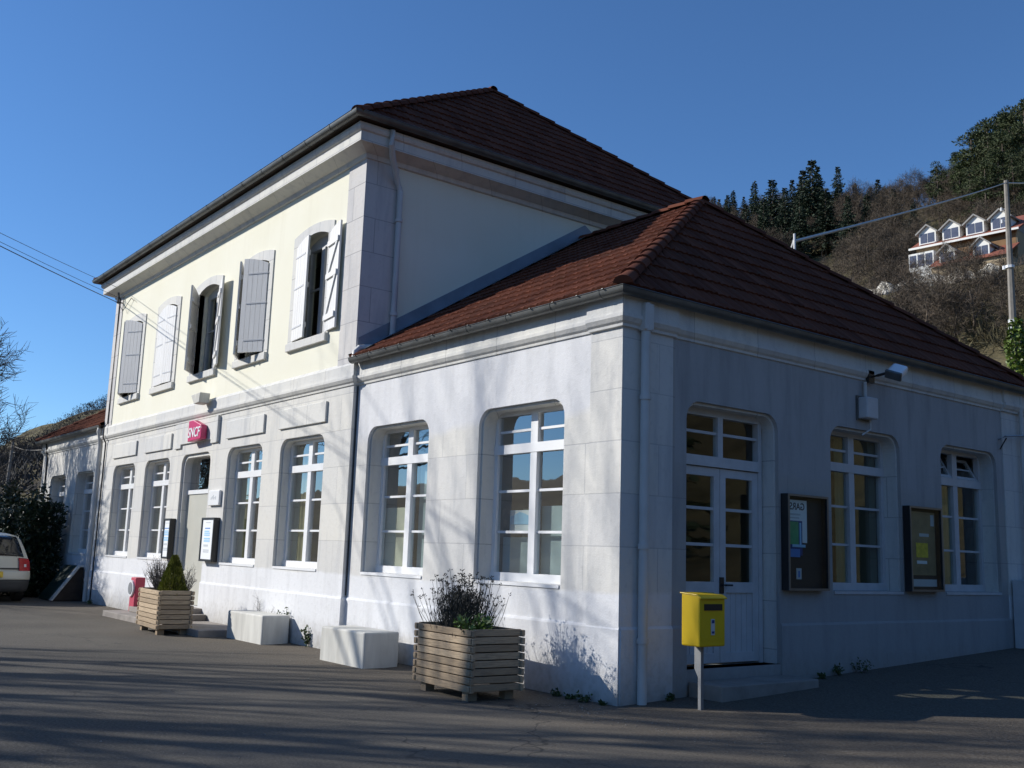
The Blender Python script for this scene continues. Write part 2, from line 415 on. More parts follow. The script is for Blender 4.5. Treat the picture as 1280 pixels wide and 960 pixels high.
def wall(name, mat, fn, outer, holes, th=.3, parent=st):
    b = MB(); polys = [outer] + holes
    flat = [p for q in polys for p in q]
    tris = tessellate_polygon([[Vector((a, z, 0)) for a, z in q] for q in polys])
    A = b.pts([fn(a, 0, z) for a, z in flat]); B = b.pts([fn(a, th, z) for a, z in flat])
    for t in tris:
        b.face(*[A[i] for i in t]); b.face(*[B[i] for i in reversed(t)])
    k = 0
    for q in polys:
        n = len(q)
        for i in range(n): b.face(A[k + i], A[k + (i + 1) % n], B[k + (i + 1) % n], B[k + i])
        k += n
    return b.build(name, mat, parent)
ZS, ZT = 1.075, 3.0
W_WING = [(-2.36, -.85), (-4.92, -3.41)]
W_MAIN = [(-7.49, -6.03), (-9.57, -8.14), (-13.82, -12.37), (-15.93, -14.45)]
W_LEFT = [(-19.15, -17.65), (-21.6, -20.1)]
DOOR = (-11.74, -10.32)
W_SIDE = [(3.38, 4.84), (5.80, 7.27)]
SDOOR = (.92, 2.41)
rect = lambda a0, a1, z0, z1: [(a0, z0), (a1, z0), (a1, z1), (a0, z1)]
wall('wall', 'wing_front', fW, rect(-5.25, 0, -.3, 3.93), [arch(a, c, ZS, ZT) for a, c in W_WING])
wall('wall', 'wing_side_darkened', fS, rect(.3, 7.85, -.3, 3.93), [arch(SDOOR[0], SDOOR[1], .3, ZT)] + [arch(a, c, ZS, ZT) for a, c in W_SIDE])
wall('wall', 'main_front', fM, rect(XL, XR, -.3, 3.9), [arch(a, c, ZS, ZT) for a, c in W_MAIN] + [arch(DOOR[0], DOOR[1], .29, ZT)])
UPC = [-6.80, -8.90, -11.05, -13.2, -15.3]
UO = [segarch(c - .5, c + .5, 4.5, 6.16) for c in UPC]
wall('wall', 'cream', fM, rect(XL, XR, 3.9, 7.3), UO)
wall('wall', 'main_front', fW, rect(XW, XL - .003, -.3, 3.93), [arch(a, c, ZS, ZT) for a, c in W_LEFT])
b = MB()
b.box(-5.25, 0, 7.85, YB, -.3, 3.93); b.build('rear_wall', 'wing_side_darkened', st)
b = MB(); b.box(XW, XL, 7.85, YB, -.3, 3.93); b.build('rear_wall', 'wing_side_darkened', st)
b = MB(); b.box(XW, XW + .3, .3, 7.85, -.3, 3.93); b.build('end_wall', 'wing_side_darkened', st)
b = MB(); b.box(XR - .3, XR, .23, 7.92, 3.0, 7.3); b.build('wall', 'cream', st)
b = MB(); b.box(XL, XL + .3, .23, 7.92, -.3, 7.3); b.build('end_wall', 'cream', st)
b = MB(); b.box(XL, XR, 7.92, YB + .07, -.3, 7.3); b.build('rear_wall', 'cream', st)
# interior shell
b = MB()
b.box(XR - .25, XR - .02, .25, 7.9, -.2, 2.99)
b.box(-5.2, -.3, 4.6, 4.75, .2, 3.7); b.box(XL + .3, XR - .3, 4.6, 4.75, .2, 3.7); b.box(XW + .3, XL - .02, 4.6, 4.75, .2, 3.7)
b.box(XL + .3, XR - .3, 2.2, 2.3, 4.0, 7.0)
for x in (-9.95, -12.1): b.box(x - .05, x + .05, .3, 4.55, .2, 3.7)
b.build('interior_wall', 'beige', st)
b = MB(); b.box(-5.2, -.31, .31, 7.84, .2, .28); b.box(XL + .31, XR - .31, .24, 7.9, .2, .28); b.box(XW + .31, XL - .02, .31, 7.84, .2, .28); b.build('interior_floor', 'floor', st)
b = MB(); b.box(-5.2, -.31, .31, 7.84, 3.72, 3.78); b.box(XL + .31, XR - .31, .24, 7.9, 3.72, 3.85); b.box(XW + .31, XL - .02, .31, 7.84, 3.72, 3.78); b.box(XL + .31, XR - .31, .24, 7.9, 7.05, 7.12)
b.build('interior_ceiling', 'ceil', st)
# plinth
b = MB()
prof = [(0, -.3), (.022, -.3), (.022, .70), (.012, .725), (0, .725)]
b.sweep([(0, .705), (0, .915)], prof); b.build('plinth', 'wing_side_darkened', st)
b = MB(); b.sweep([(.0, .0), (0, .70)], [(o * 1.6 if o else 0, z) for o, z in prof]); b.build('plinth', 'wing_front', st)
b = MB(); b.sweep([(0, 2.415), (0, YB)], prof); b.build('plinth', 'wing_side_darkened', st)
b = MB(); b.sweep([(-5.245, 0), (0.0215, 0)], prof); b.build('plinth', 'wing_front', st)
b = MB()
b.sweep([(XL - .005, YM), (DOOR[0] - .005, YM)], prof); b.sweep([(DOOR[1] + .005, YM), (XR + .005, YM), (XR + .005, -.005)], prof); b.sweep([(XW, 0), (XL - .03, 0)], prof)
b.build('plinth', 'main_front', st)
# corner pilasters and quoins
b = MB()
b.box(-.44, .016, -.016, .70, .0, 3.66); b.build('corner_pilaster', 'wing_front', st)
b = MB(); b.box(-.46, .016, 7.45, YB + .016, .0, 3.66)
b.build('corner_pilaster', 'wing_front', st)
b = MB(); b.box(-5.76, XR + .016, YM - .016, .46, 3.93, 6.94); b.build('quoin', 'quoin', st)
b = MB(); b.box(XL - .016, -16.42, YM - .016, .4, 3.93, 6.94); b.build('quoin', 'quoin', st)
# cornices
b = MB()
wp = [(0, 3.61), (.018, 3.615), (.022, 3.64), (.045, 3.66), (.07, 3.70), (.07, 3.735), (.05, 3.742), (.05, 3.93), (0, 3.93)]
b.sweep([(-5.255, 0), (0, 0), (0, YB), (-5.2, YB)], wp)
wpp = [(o + .03, z + (.001 if o else 0)) if o else (.016, z) for o, z in wp]
b.sweep([(-.45, 0), (0, 0), (0, .72)], [(o, z) for o, z in wpp]); b.sweep([(0, 7.43), (0, YB), (-.4, YB)], wpp)
b.build('cornice', 'trim', st)
b = MB(); b.sweep([(XW, YB), (XW, 0), (XL - .02, 0)], wp)
b.build('cornice', 'trim', st)
b = MB()
mp_ = [(0, 3.61), (.018, 3.615), (.022, 3.64), (.045, 3.66), (.07, 3.70), (.07, 3.735), (.04, 3.742), (.04, 3.90), (0, 3.955)]
b.sweep([(XL, 1), (XL, YM), (XR, YM), (XR, .0)], mp_)
b.build('belt_course', 'trim', st)
b = MB()
cp = [(0, 6.92), (.04, 6.93), (.06, 6.99), (.10, 7.0), (.24, 7.055), (.27, 7.06), (.27, 7.20), (.30, 7.215), (.32, 7.25), (.32, 7.31), (0, 7.33)]
MR = [(XL, YM), (XR, YM), (XR, YB + .07), (XL, YB + .07)]
b.sweep(MR, cp, closed=True); b.build('main_cornice', 'trim', st)
# raised panels over the ground-floor windows
for a, c in W_MAIN:
    b = MB(); b.box(a - .06, c + .03, YM - .035, YM, 3.16, 3.46); b.build('raised_panel', 'trim', st, bevel=.008)
b = MB(); b.prism([(-12.13, 3.13), (-11.80, 3.13), (-11.80, 3.2), (-10.32, 3.2), (-10.32, 3.13), (-10.04, 3.13), (-10.04, 3.60), (-12.13, 3.60)], fM, -.035, 0); b.build('raised_panel', 'trim', st, bevel=.008)
b = MB()
for x in (-10.02,): b.box(x - .03, x + .03, YM - .055, YM, 3.14, 3.6)
b.build('stone_strip', 'trim', st)

# ---- windows
def surround(fn, a, c, z0, par, inset=.03, shape=arch, mat='trim', d0=.045, d1=.27, z1=ZT):
    b = MB(); O = shape(a, c, z0, z1); I = shape(a + inset, c - inset, z0, z1 - inset, .17) if shape is arch else shape(a + inset, c - inset, z0, z1 - inset)
    n = len(O)
    A = b.pts([fn(p, d0, z) for p, z in O]); B = b.pts([fn(p, d0, z) for p, z in I]); C = b.pts([fn(p, d1, z) for p, z in I])
    for i in range(1, n):
        j = (i + 1) % n
        b.face(A[i], A[j], B[j], B[i]); b.face(B[i], B[j], C[j], C[i])
    return b.build('stone_surround', mat, par)
def bars(b, fn, L):
    for a0, a1, z0, z1, d0, d1 in L: b.box(a0, a1, d0, d1, z0, z1, fn=fn)
def window(fn, a, c, mat='white', gl='glass', depth=.22, tilt=False, parent=st):
    w = empty('window', None, None); w.parent = parent
    surround(fn, a, c, ZS, w, d1=depth + .05)
    x0, x1 = a + .03, c - .03; m = (x0 + x1) / 2; d = depth
    b = MB()
    L = [(x0, x0 + .06, ZS + .07, 2.98, d, d + .07), (x1 - .06, x1, ZS + .07, 2.98, d, d + .07), (x0 + .001, x1 - .001, ZS, ZS + .09, d - .012, d + .07), (x0 + .001, x1 - .001, 2.925, 2.99, d - .003, d + .07),
         (x0 + .002, x1 - .002, 2.49, 2.595, d - .014, d + .07), (m - .055, m + .055, ZS + .09, 2.49, d - .008, d + .065), (m - .06, m + .06, 2.595, 2.93, d - .006, d + .066)]
    for z in (1.60, 2.055): L += [(x0 + .07, m - .05, z, z + .028, d + .02, d + .05), (m + .05, x1 - .07, z, z + .028, d + .02, d + .05)]
    if not tilt: L += [(x0 + .07, m - .05, 2.735, 2.763, d + .02, d + .05), (m + .05, x1 - .07, 2.735, 2.763, d + .02, d + .05)]
    bars(b, fn, L); b.build('frame', mat, w)
    b = MB(); top = 2.92 if not tilt else 2.5
    b.poly(*[fn(p, d + .036, z) for p, z in [(x0 + .04, ZS + .05), (x1 - .04, ZS + .05), (x1 - .04, top), (x0 + .04, top)]])
    b.build('glass', gl, w, recalc=False)
    b = MB(); b.box(a + .02, c - .02, -.012, d + .0, ZS - .035, ZS - .002, fn=fn); b.build('sill', mat, w)
    if tilt:
        for q0, q1 in ((x0 + .075, m - .06), (m + .06, x1 - .075)):
            def tf(p, dd, z, q0=q0): return fn(p, dd + d + (z - 2.60) * .55, z)
            b = MB(); bars(b, tf, [(q0, q0 + .04, 2.61, 2.89, 0, .04), (q1 - .04, q1, 2.61, 2.89, 0, .04), (q0, q1, 2.6, 2.64, -.002, .042), (q0, q1, 2.86, 2.9, -.002, .042), (q0 + .04, q1 - .04, 2.735, 2.76, .01, .03)])
            b.build('tilted_sash', mat, w)
            b = MB(); b.poly(*[tf(p, .02, z) for p, z in [(q0 + .02, 2.62), (q1 - .02, 2.62), (q1 - .02, 2.88), (q0 + .02, 2.88)]]); b.build('glass', gl, w, recalc=False)
    return w
def curtain(fn, a0, a1, z0, z1, d, par, mat='curtain', amp=.02, name='curtain'):
    b = MB(); n = max(8, int((a1 - a0) * 60)); A = []; B = []
    for i in range(n + 1):
        a = a0 + (a1 - a0) * i / n; dd = d + amp * math.sin(i * 1.1) + amp * .5 * math.sin(i * .37)
        A += b.pts([fn(a, dd, z0)]); B += b.pts([fn(a, dd, z1)])
    for i in range(n): b.face(A[i], A[i + 1], B[i + 1], B[i])
    return b.build(name, mat, par, smooth=True, recalc=False)
ww = [window(fW, a, c) for a, c in W_WING]
b = MB(); b.box(-4.88, -4.27, .315, .325, 1.12, 1.93); b.build('blind', 'creampanel', ww[1])
b = MB(); b.box(-4.08, -3.46, .335, .345, 1.12, 2.45); b.build('blind', 'tealpanel', ww[1])
b = MB(); b.box(-1.58, -.93, .335, .345, 1.12, 1.9); b.build('blind', 'tealpanel', ww[0])
b = MB(); b.box(-2.3, -1.7, .36, .37, 1.12, 1.56); b.build('blind', 'tealpanel', ww[0])
curtain(fW, -3.9, -3.5, 1.12, 2.9, .75, ww[1], 'creampanel')
b = MB(); b.box(-2.12, -1.72, .31, .32, 1.62, 1.86); b.build('window_poster', 'paper', ww[0])
b = MB(); b.prism([(-2.1, 1.70), (-1.74, 1.70), (-1.74, 1.78), (-1.84, 1.82), (-1.94, 1.84), (-2.04, 1.80), (-2.1, 1.79)], fW, .304, .309); b.build('poster_print', 'ltblue', ww[0])
curtain(fW, -2.25, -2.12, 1.15, 1.9, .6, ww[0], 'curtain')
for k, (a, c) in enumerate(W_MAIN):
    w = window(fM, a, c, depth=.16)
    curtain(fM, a + .05, a + .50, 1.1, 2.9, .275, w, amp=.014)
for a, c in W_LEFT: window(fW, a, c)
w = window(fS, *W_SIDE[0], mat='dullwhite', gl='sideglass')
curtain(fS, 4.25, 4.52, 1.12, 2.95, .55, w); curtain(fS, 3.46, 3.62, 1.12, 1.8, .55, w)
w2 = window(fS, *W_SIDE[1], mat='dullwhite', gl='sideglass', tilt=True)
curtain(fS, 5.85, 6.95, 1.12, 2.5, .5, w2)
# a ceiling tube light fitting seen (unlit) through the side window
# ---- front door
d_ = empty('door', None, None); d_.parent = st
surround(fM, DOOR[0], DOOR[1], .29, d_, inset=.06, d1=.24)
b = MB(); b.box(DOOR[0] + .06, DOOR[1] - .06, .14, .21, .30, 2.27, fn=fM); b.build('door_leaf', 'doorpaint', d_)
b = MB(); bars(b, fM, [(DOOR[0] + .06, DOOR[1] - .06, 2.27, 2.345, .12, .23)]); b.build('transom', 'white', d_)
b = MB(); b.poly(*[fM(p, .18, z) for p, z in [(DOOR[0] + .06, 2.34), (DOOR[1] - .06, 2.34), (DOOR[1] - .06, 2.95), (DOOR[0] + .06, 2.95)]]); b.build('glass', 'glass', d_, recalc=False)
b = MB(); b.tube([(-10.52, YM + .10, 1.2), (-10.52, YM + .10, 1.5)], .012); b.build('handle', 'alu', d_)
# ---- side double door
sd = empty('double_door', None, None); sd.parent = st
surround(fS, SDOOR[0], SDOOR[1], .3, sd, d1=.26)
x0, x1 = SDOOR[0] + .05, SDOOR[1] - .05; m = (x0 + x1) / 2; D = .19
b = MB()
bars(b, fS, [(x0, x0 + .06, .3, 2.99, D, D + .08), (x1 - .06, x1, .3, 2.99, D, D + .08), (x0 + .06, x1 - .06, 2.36, 2.47, D - .02, D + .08), (x0 + .06, x1 - .06, 2.90, 2.99, D - .002, D + .08), (m - .04, m + .04, 2.47, 2.9, D, D + .07), (x0 + .06, m - .04, 2.71, 2.74, D + .02, D + .05), (m + .04, x1 - .06, 2.71, 2.74, D + .02, D + .05)])
b.build('frame', 'dullwhite', sd)
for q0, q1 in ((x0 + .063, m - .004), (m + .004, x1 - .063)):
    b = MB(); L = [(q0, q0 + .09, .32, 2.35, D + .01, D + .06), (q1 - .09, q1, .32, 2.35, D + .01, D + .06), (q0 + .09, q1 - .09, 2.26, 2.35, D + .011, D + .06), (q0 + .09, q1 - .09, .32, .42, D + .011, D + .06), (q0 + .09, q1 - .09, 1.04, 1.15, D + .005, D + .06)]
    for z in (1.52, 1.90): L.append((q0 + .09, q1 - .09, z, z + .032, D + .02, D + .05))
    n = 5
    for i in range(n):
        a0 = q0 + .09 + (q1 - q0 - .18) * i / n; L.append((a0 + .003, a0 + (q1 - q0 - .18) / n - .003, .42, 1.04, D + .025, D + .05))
    bars(b, fS, L); b.build('door_leaf', 'dullwhite', sd)
b = MB(); b.poly(*[fS(p, D + .035, z) for p, z in [(x0 + .1, 1.1), (x1 - .1, 1.1), (x1 - .1, 2.92), (x0 + .1, 2.92)]]); b.build('glass', 'sideglass', sd, recalc=False)
b = MB(); b.tube([fS(m + .02, D, 1.12), fS(m + .02, D - .06, 1.12), fS(m + .12, D - .06, 1.12)], .012, 6); b.box(m - .01, m + .05, D - .005, D + .02, 1.03, 1.2, fn=fS); b.build('handle', 'black', sd)
b = MB(); b.box(-.2, -.002, .92, 2.41, .2, .3); b.build('threshold', 'steps', sd)

# ---- upper windows with shutters
def leaf(par, hx, wd, th_deg, side, brace, zlo=4.52, zhi=6.14):
    """side -1: hinge at left jamb; th 0 = closed"""
    t = R(th_deg); s = -side
    ux, uy = s * math.cos(t), -math.sin(t)         # along the leaf from the hinge
    nx, ny = s * math.sin(t) * 1.0, math.cos(t)    # towards the room when closed
    def fn(a, d, z): return (hx + ux * a + nx * d, YM - .012 + uy * a + ny * d - 0.0, z)
    b = MB(); n = 5
    for i in range(n):
        a0, a1 = wd * i / n, wd * (i + 1) / n
        def ztop(a):
            q = (a if True else 0) / (2 * wd); return zhi - .10 + .10 * (1 - (2 * q - 1) ** 2) - .01
        b.prism([(a0 + .0025, zlo), (a1 - .0025, zlo), (a1 - .0025, ztop(a1)), (a0 + .0025, ztop(a0))], fn, -.03, 0)
    o = b.build('shutter', 'shutter', par)
    zs = (4.72, 5.35, 5.86)
    for z in zs:
        b = MB(); b.box(.03, wd - .02, .0005, .026, z - .04, z + .04, fn=fn); b.build('ledge', 'shutter', o)
    if brace:
        for za, zb in ((4.76, 5.31), (5.39, 5.82)):
            b = MB(); L = [(.06, za), (.12, za), (wd - .05, zb), (wd - .11, zb)]; b.prism(L, fn, .0005, .022); b.build('brace', 'shutter', o)
    for z in zs:
        b = MB(); b.box(-.02, wd * .8, -.036, -.0305, z - .012, z + .012, fn=fn); b.build('strap_hinge', 'dullwhite', o)
    return o
SH = [((6, 0), (172, 1)), ((30, 0), (30, 0)), ((35, 0), (164, 1)), ((2, 0), (4, 0)), ((25, 0), (28, 0))]
for c, ((tl, bl), (tr_, br_)) in zip(UPC, SH):
    w = empty('upper_window', None, None); w.parent = st
    # stone architrave slightly proud of the render
    b = MB(); O = segarch(c - .67, c + .67, 4.36, 6.31, .09); I = segarch(c - .5, c + .5, 4.5, 6.16)
    n = len(O)
    for dd in (-.02,):
        A = b.pts([fM(p, dd, z) for p, z in O]); B = b.pts([fM(p, dd, z) for p, z in I]); C = b.pts([fM(p, .1, z) for p, z in I]); E_ = b.pts([fM(p, .01, z) for p, z in O])
        for i in range(n):
            j = (i + 1) % n
            b.face(A[i], A[j], B[j], B[i]); b.face(B[i], B[j], C[j], C[i]); b.face(E_[i], E_[j], A[j], A[i])
    b.build('stone_surround', 'trim', w)
    b = MB(); b.box(c - .66, c + .66, -.06, .0, 4.37, 4.495, fn=fM); b.build('sill', 'trim', w, bevel=.008)
    b = MB(); x0, x1 = c - .49, c + .49
    bars(b, fM, [(x0, x0 + .06, 4.51, 6.1, .17, .24), (x1 - .06, x1, 4.51, 6.1, .17, .24), (x0, x1, 4.50, 4.57, .168, .24), (x0, x1, 5.98, 6.16, .168, .24), (c - .05, c + .05, 4.57, 5.98, .165, .235), (x0 + .06, c - .05, 5.33, 5.36, .19, .22), (c + .05, x1 - .06, 5.33, 5.36, .19, .22)])
    b.build('frame', 'dullwhite', w)
    b = MB(); b.poly(*[fM(p, .205, z) for p, z in [(x0, 4.5), (x1, 4.5), (x1, 6.1), (x0, 6.1)]]); b.build('glass', 'sideglass', w, recalc=False)
    leaf(w, c - .5, .49, tl, -1, bl); leaf(w, c + .5, .49, tr_, 1, br_)

# ---- roofs
def tiles(name, O, e, s, Ls, aL, aR, tw=.22, cw=.335, parent=None, seed=0):
    rnd = random.Random(seed)
    O, e, s = Vector(O), Vector(e).normalized(), Vector(s).normalized(); n = e.cross(s).normalized()
    b = MB(); K = int(math.ceil(Ls / cw)); sub = 6
    prof = [.0, .009, .012, .009, .0, .018]
    for k in range(K):
        b0, b1 = k * cw, min((k + 1) * cw + .02, Ls)
        if b0 >= Ls: break
        l0, r0, l1, r1 = aL(b0), aR(b0), aL(b1), aR(b1)
        off = (k % 2) * .5
        i0 = int(math.floor(min(l0, l1) / tw - off)) - 1; i1 = int(math.ceil(max(r0, r1) / tw - off)) + 1
        for i in range(i0, i1):
            b.val = rnd.random(); dz = rnd.uniform(-.003, .005)
            lo = (i + off) * tw
            if lo + tw < min(l0, l1) or lo > max(r0, r1): continue
            low = []; up = []; base = []
            for j in range(sub + 1):
                a = lo + tw * j / sub; h = prof[j % sub] + (0 if j < sub else 0)
                a_0 = min(max(a, l0), r0); a_1 = min(max(a, l1), r1)
                low.append(O + e * a_0 + s * b0 + n * (.026 + h + dz)); up.append(O + e * a_1 + s * b1 + n * (.004 + h))
                base.append(O + e * a_0 + s * (b0 + .004) + n * -.01)
            A, B, C = b.pts(low), b.pts(up), b.pts(base)
            for j in range(sub):
                b.face(A[j], A[j + 1], B[j + 1], B[j]); b.face(C[j], C[j + 1], A[j + 1], A[j])
    return b.build(name, 'tile', parent, attr=True, recalc=False)
def hip_tiles(b, p, q, r=.095, step=.36):
    p, q = Vector(p), Vector(q); L = (q - p).length; t = (q - p) / L; n = int(L / step)
    u = t.cross(Vector((0, 0, 1))).normalized(); w = u.cross(t)
    for k in range(n + 1):
        b.val = random.Random(k).random()
        c0 = p + t * (k * L / (n + 1)); c1 = p + t * min(L, (k + 1.12) * L / (n + 1))
        def ring(c, rr, lift): return b.pts([c + w * lift + u * (-math.cos(a) * rr) + w * (math.sin(a) * rr * .8) for a in [math.pi * j / 8 for j in range(9)]])
        A, B = ring(c0, r * 1.05, .012), ring(c1, r * .9, -.004)
        for j in range(8): b.face(A[j], A[j + 1], B[j + 1], B[j])
        b.face(*A)
def hip_roof(name, x0, x1, y0, y1, z0, zr, run_r=None, run_l=None):
    """ridge along X; run_r / run_l = plan run of the hip ends (None: straight end)"""
    rt = empty(name, None, None); rt.parent = st
    yc = (y0 + y1) / 2; hh = zr - z0; dy = yc - y0; Ls = math.hypot(dy, hh)
    rx = x1 - (run_r or 0); lx = x0 + (run_l or 0)
    aL = lambda t: (run_l or 0) * t / Ls; aR = lambda t: (x1 - x0) - (run_r or 0) * t / Ls
    tiles('tile_slope', (x0, y0, z0), (1, 0, 0), (0, dy, hh), Ls, aL, aR, parent=rt, seed=1)
    tiles('tile_slope', (x1, y1, z0), (-1, 0, 0), (0, -dy, hh), Ls, lambda t: (run_r or 0) * t / Ls, lambda t: (x1 - x0) - (run_l or 0) * t / Ls, parent=rt, seed=2)
    W = y1 - y0
    if run_r:
        L2 = math.hypot(run_r, hh); tiles('tile_slope', (x1, y0, z0), (0, 1, 0), (-run_r, 0, hh), L2, lambda t: dy * t / L2, lambda t: W - dy * t / L2, parent=rt, seed=3)
    if run_l:
        L2 = math.hypot(run_l, hh); tiles('tile_slope', (x0, y1, z0), (0, -1, 0), (run_l, 0, hh), L2, lambda t: dy * t / L2, lambda t: W - dy * t / L2, parent=rt, seed=4)
    b = MB()
    if run_r: hip_tiles(b, (x1, y0, z0), (rx, yc, zr)); hip_tiles(b, (x1, y1, z0), (rx, yc, zr))
    if run_l: hip_tiles(b, (x0, y0, z0), (lx, yc, zr)); hip_tiles(b, (x0, y1, z0), (lx, yc, zr))
    hip_tiles(b, (lx, yc, zr + .01), (rx + .12, yc, zr + .01))
    b.build('ridge_tiles', 'tile', rt, attr=True, smooth=50)
    # dark boarding under the tiles closes the roof
    b = MB()
    q = [(x0, y0, z0 - .03), (x1, y0, z0 - .03), (x1, y1, z0 - .03), (x0, y1, z0 - .03), (lx, yc, zr - .06), (rx, yc, zr - .06)]
    i = b.pts(q)
    for f in ((0, 1, 5, 4), (1, 2, 5), (2, 3, 4, 5), (3, 0, 4), (3, 2, 1, 0)): b.face(*[i[k] for k in f])
    b.build('roof_boarding', 'hatchbrown', rt)
    return rt
hip_roof('roof', XR + .01, .17, -.17, YB + .17, 3.985, 6.6, run_r=2.82)
hip_roof('roof', XL - .43, XR + .43, YM - .43, YB + .07 + .43, 7.375, 10.3, run_r=3.22, run_l=3.22)
hip_roof('roof', XW - .17, XL - .01, -.17, YB + .17, 3.985, 6.6, run_l=2.82)
def gutter_prof(o, z, r):
    P = [(o + r * math.cos(t), z + r * math.sin(t)) for t in [math.pi + math.pi * k / 8 for k in range(9)]]
    P += [(o + r + .008, z + .006), (o + r, z + .014), (o + r - .012, z + .004)]
    P += [(o + (r - .012) * math.cos(t), z + (r - .012) * math.sin(t)) for t in [2 * math.pi - math.pi * k / 8 for k in range(9)]]
    return P
b = MB(); gp = gutter_prof(.145, 3.962, .066)
b.sweep([(-5.225, 0), (0, 0), (0, YB)], gp)
for k in range(14): x = -5.0 + k * .38; b.box(x - .012, x + .012, -.236, -.06, 3.965, 3.972)
for k in range(7): x = -4.7 + k * .76; b.sweep([(x - .01, 0), (x + .01, 0)], gutter_prof(.145, 3.962, .070))
b.build('gutter', 'zinc', st, smooth=40)
b = MB(); gp2 = gutter_prof(.425, 7.395, .066); b.sweep(MR, gp2, closed=True)
for k in range(15): x = -16.5 + k * .78; b.sweep([(x - .012, YM), (x + .012, YM)], gutter_prof(.425, 7.395, .071))
b.build('gutter', 'zinc', st, smooth=40)
b = MB(); b.sweep([(XW, YB), (XW, 0), (XL - .03, 0)], gp); b.build('gutter', 'zinc', st, smooth=40)
# flashing where the wing roof meets the tall wall
b = MB()
for s_ in (1, -1):
    ya, yb = (-.05, 4.12) if s_ == 1 else (8.2, 4.12)
    za, zb = 4.03, 6.63
    i = b.pts([(XR + .003, ya, za), (XR + .003, yb, zb), (XR + .003, yb, zb + .26), (XR + .003, ya, za + .26), (XR + .03, ya, za), (XR + .03, yb, zb), (XR + .03, yb, zb + .26), (XR + .03, ya, za + .26)])
    for f in ((0, 1, 2, 3), (4, 5, 6, 7), (0, 1, 5, 4), (1, 2, 6, 5), (2, 3, 7, 6), (3, 0, 4, 7)): b.face(*[i[k] for k in f])
    i = b.pts([(XR + .03, ya, za + .075), (XR + .20, ya, za + .075), (XR + .20, yb, zb + .075), (XR + .03, yb, zb + .075)]); b.face(*i)
b.build('flashing', 'flash', st)
# downpipes
def pipe(path, r, collars, horiz=False):
    b = MB(); b.tube(path, r, 12)
    for c, d in collars:
        c = Vector(c); d = Vector(d).normalized() * .025; b.tube([c - d, c + d], r * 1.22, 12)
    return b.build('downpipe', 'pipe', st, smooth=40)
px, py = .085, .235
pipe([(px, py, 3.88), (px, py, -.02)], .048, [((px, py, z), (0, 0, 1)) for z in (3.62, 2.93, 1.48, .60)])
b = MB(); b.box(px - .055, px + .055, py - .06, py + .06, 3.6, 3.87); b.build('pipe_head', 'pipe', st, bevel=.01)
qx = XR + .075
pipe([(-4.93, .12, 7.30), (-4.93, .12, 7.08), (-5.02, .2, 6.95), (qx, .40, 6.68), (qx, .46, 6.55), (qx, .46, 4.42), (qx, .42, 4.30), (qx + .01, .25, 4.20), (-5.17, -.08, 4.12), (-5.17, -.13, 4.06), (-5.17, -.14, 3.98)], .045, [((qx, .46, z), (0, 0, 1)) for z in (6.1, 4.7)])
pipe([(-17.02, -.15, 3.92), (-17.02, -.16, 3.84), (-17.05, -.11, 3.70), (-17.06, -.09, 3.5), (-17.06, -.09, .02)], .055, [((-17.06, -.09, z), (0, 0, 1)) for z in (3.1, 1.7, .5)])
pipe([(.075, 7.9, 3.88), (.075, 7.9, .3)], .03, [])
b = MB()
b.tube([(-16.62, YM - .1, 7.05), (-16.62, YM - .03, 6.9), (-16.62, YM - .03, 4.0), (-16.62, YM - .1, 3.9), (-16.62, YM - .1, 3.68), (-16.62, YM - .03, 3.55), (-16.62, YM - .035, .03)], .017, 6)
b.build('conduit_and_shade_strip', 'black', st)
b = MB(); b.tube([(-5.255, -.015, 3.6), (-5.255, -.015, .75)], .009, 6)  # black tube added to darken the shade strip at the main block's edge
b.build('conduit_and_shade_strip', 'black', st)
b = MB(); b.tube([(XW + .5, -.09, 3.9), (XW + .5, -.02, 3.5), (XW + .5, -.02, .1)], .02, 6)
b.build('conduit_and_shade_strip', 'black', st)

# ------------------------------------------------------------------ steps and things on the front
t = empty('door_steps', 'worn stone steps leading up to the grey front door', 'steps', (-11, -.5, 0))
for nm, args in (('landing', (-12.75, -7.98, -.95, -.1, -.1, .10)), ('step', (-12.3, -9.85, -.62, -.1, .10, .20)), ('step', (-12.0, -10.1, -.40, .30, .20, .285))):
    b = MB(); x0, x1, y0, y1, z0, z1 = args; b.box(x0 + 11, x1 + 11, y0 + .5, y1 + .5, z0, z1); b.build(nm, 'steps', t, bevel=.015)

# railway logo sign
t = empty('railway_sign', 'carmine railway sign with white letters projecting above the front door', 'sign', (-10.80, YM - .16, 3.38)); t.scale = (.86, .9, .92)
b = MB(); b.prism([(-.36, -.20), (.36, -.18), (.38, -.13), (.38, .03), (.33, .10), (-.10, .215), (-.36, .215)], lambda a, d, z: (a, d, z), 0, .12); b.build('sign_panel', 'signred', t, bevel=.012)
b = MB(); b.box(-.3, .3, .12, .16, -.15, .05); b.build('sign_bracket', 'alu', t)
text_mesh('sign_lettering', 'SNCF', .27, 'signwhite', t, Matrix.Translation((-.02, -.004, -.04)) @ FRONT, shear=.2)

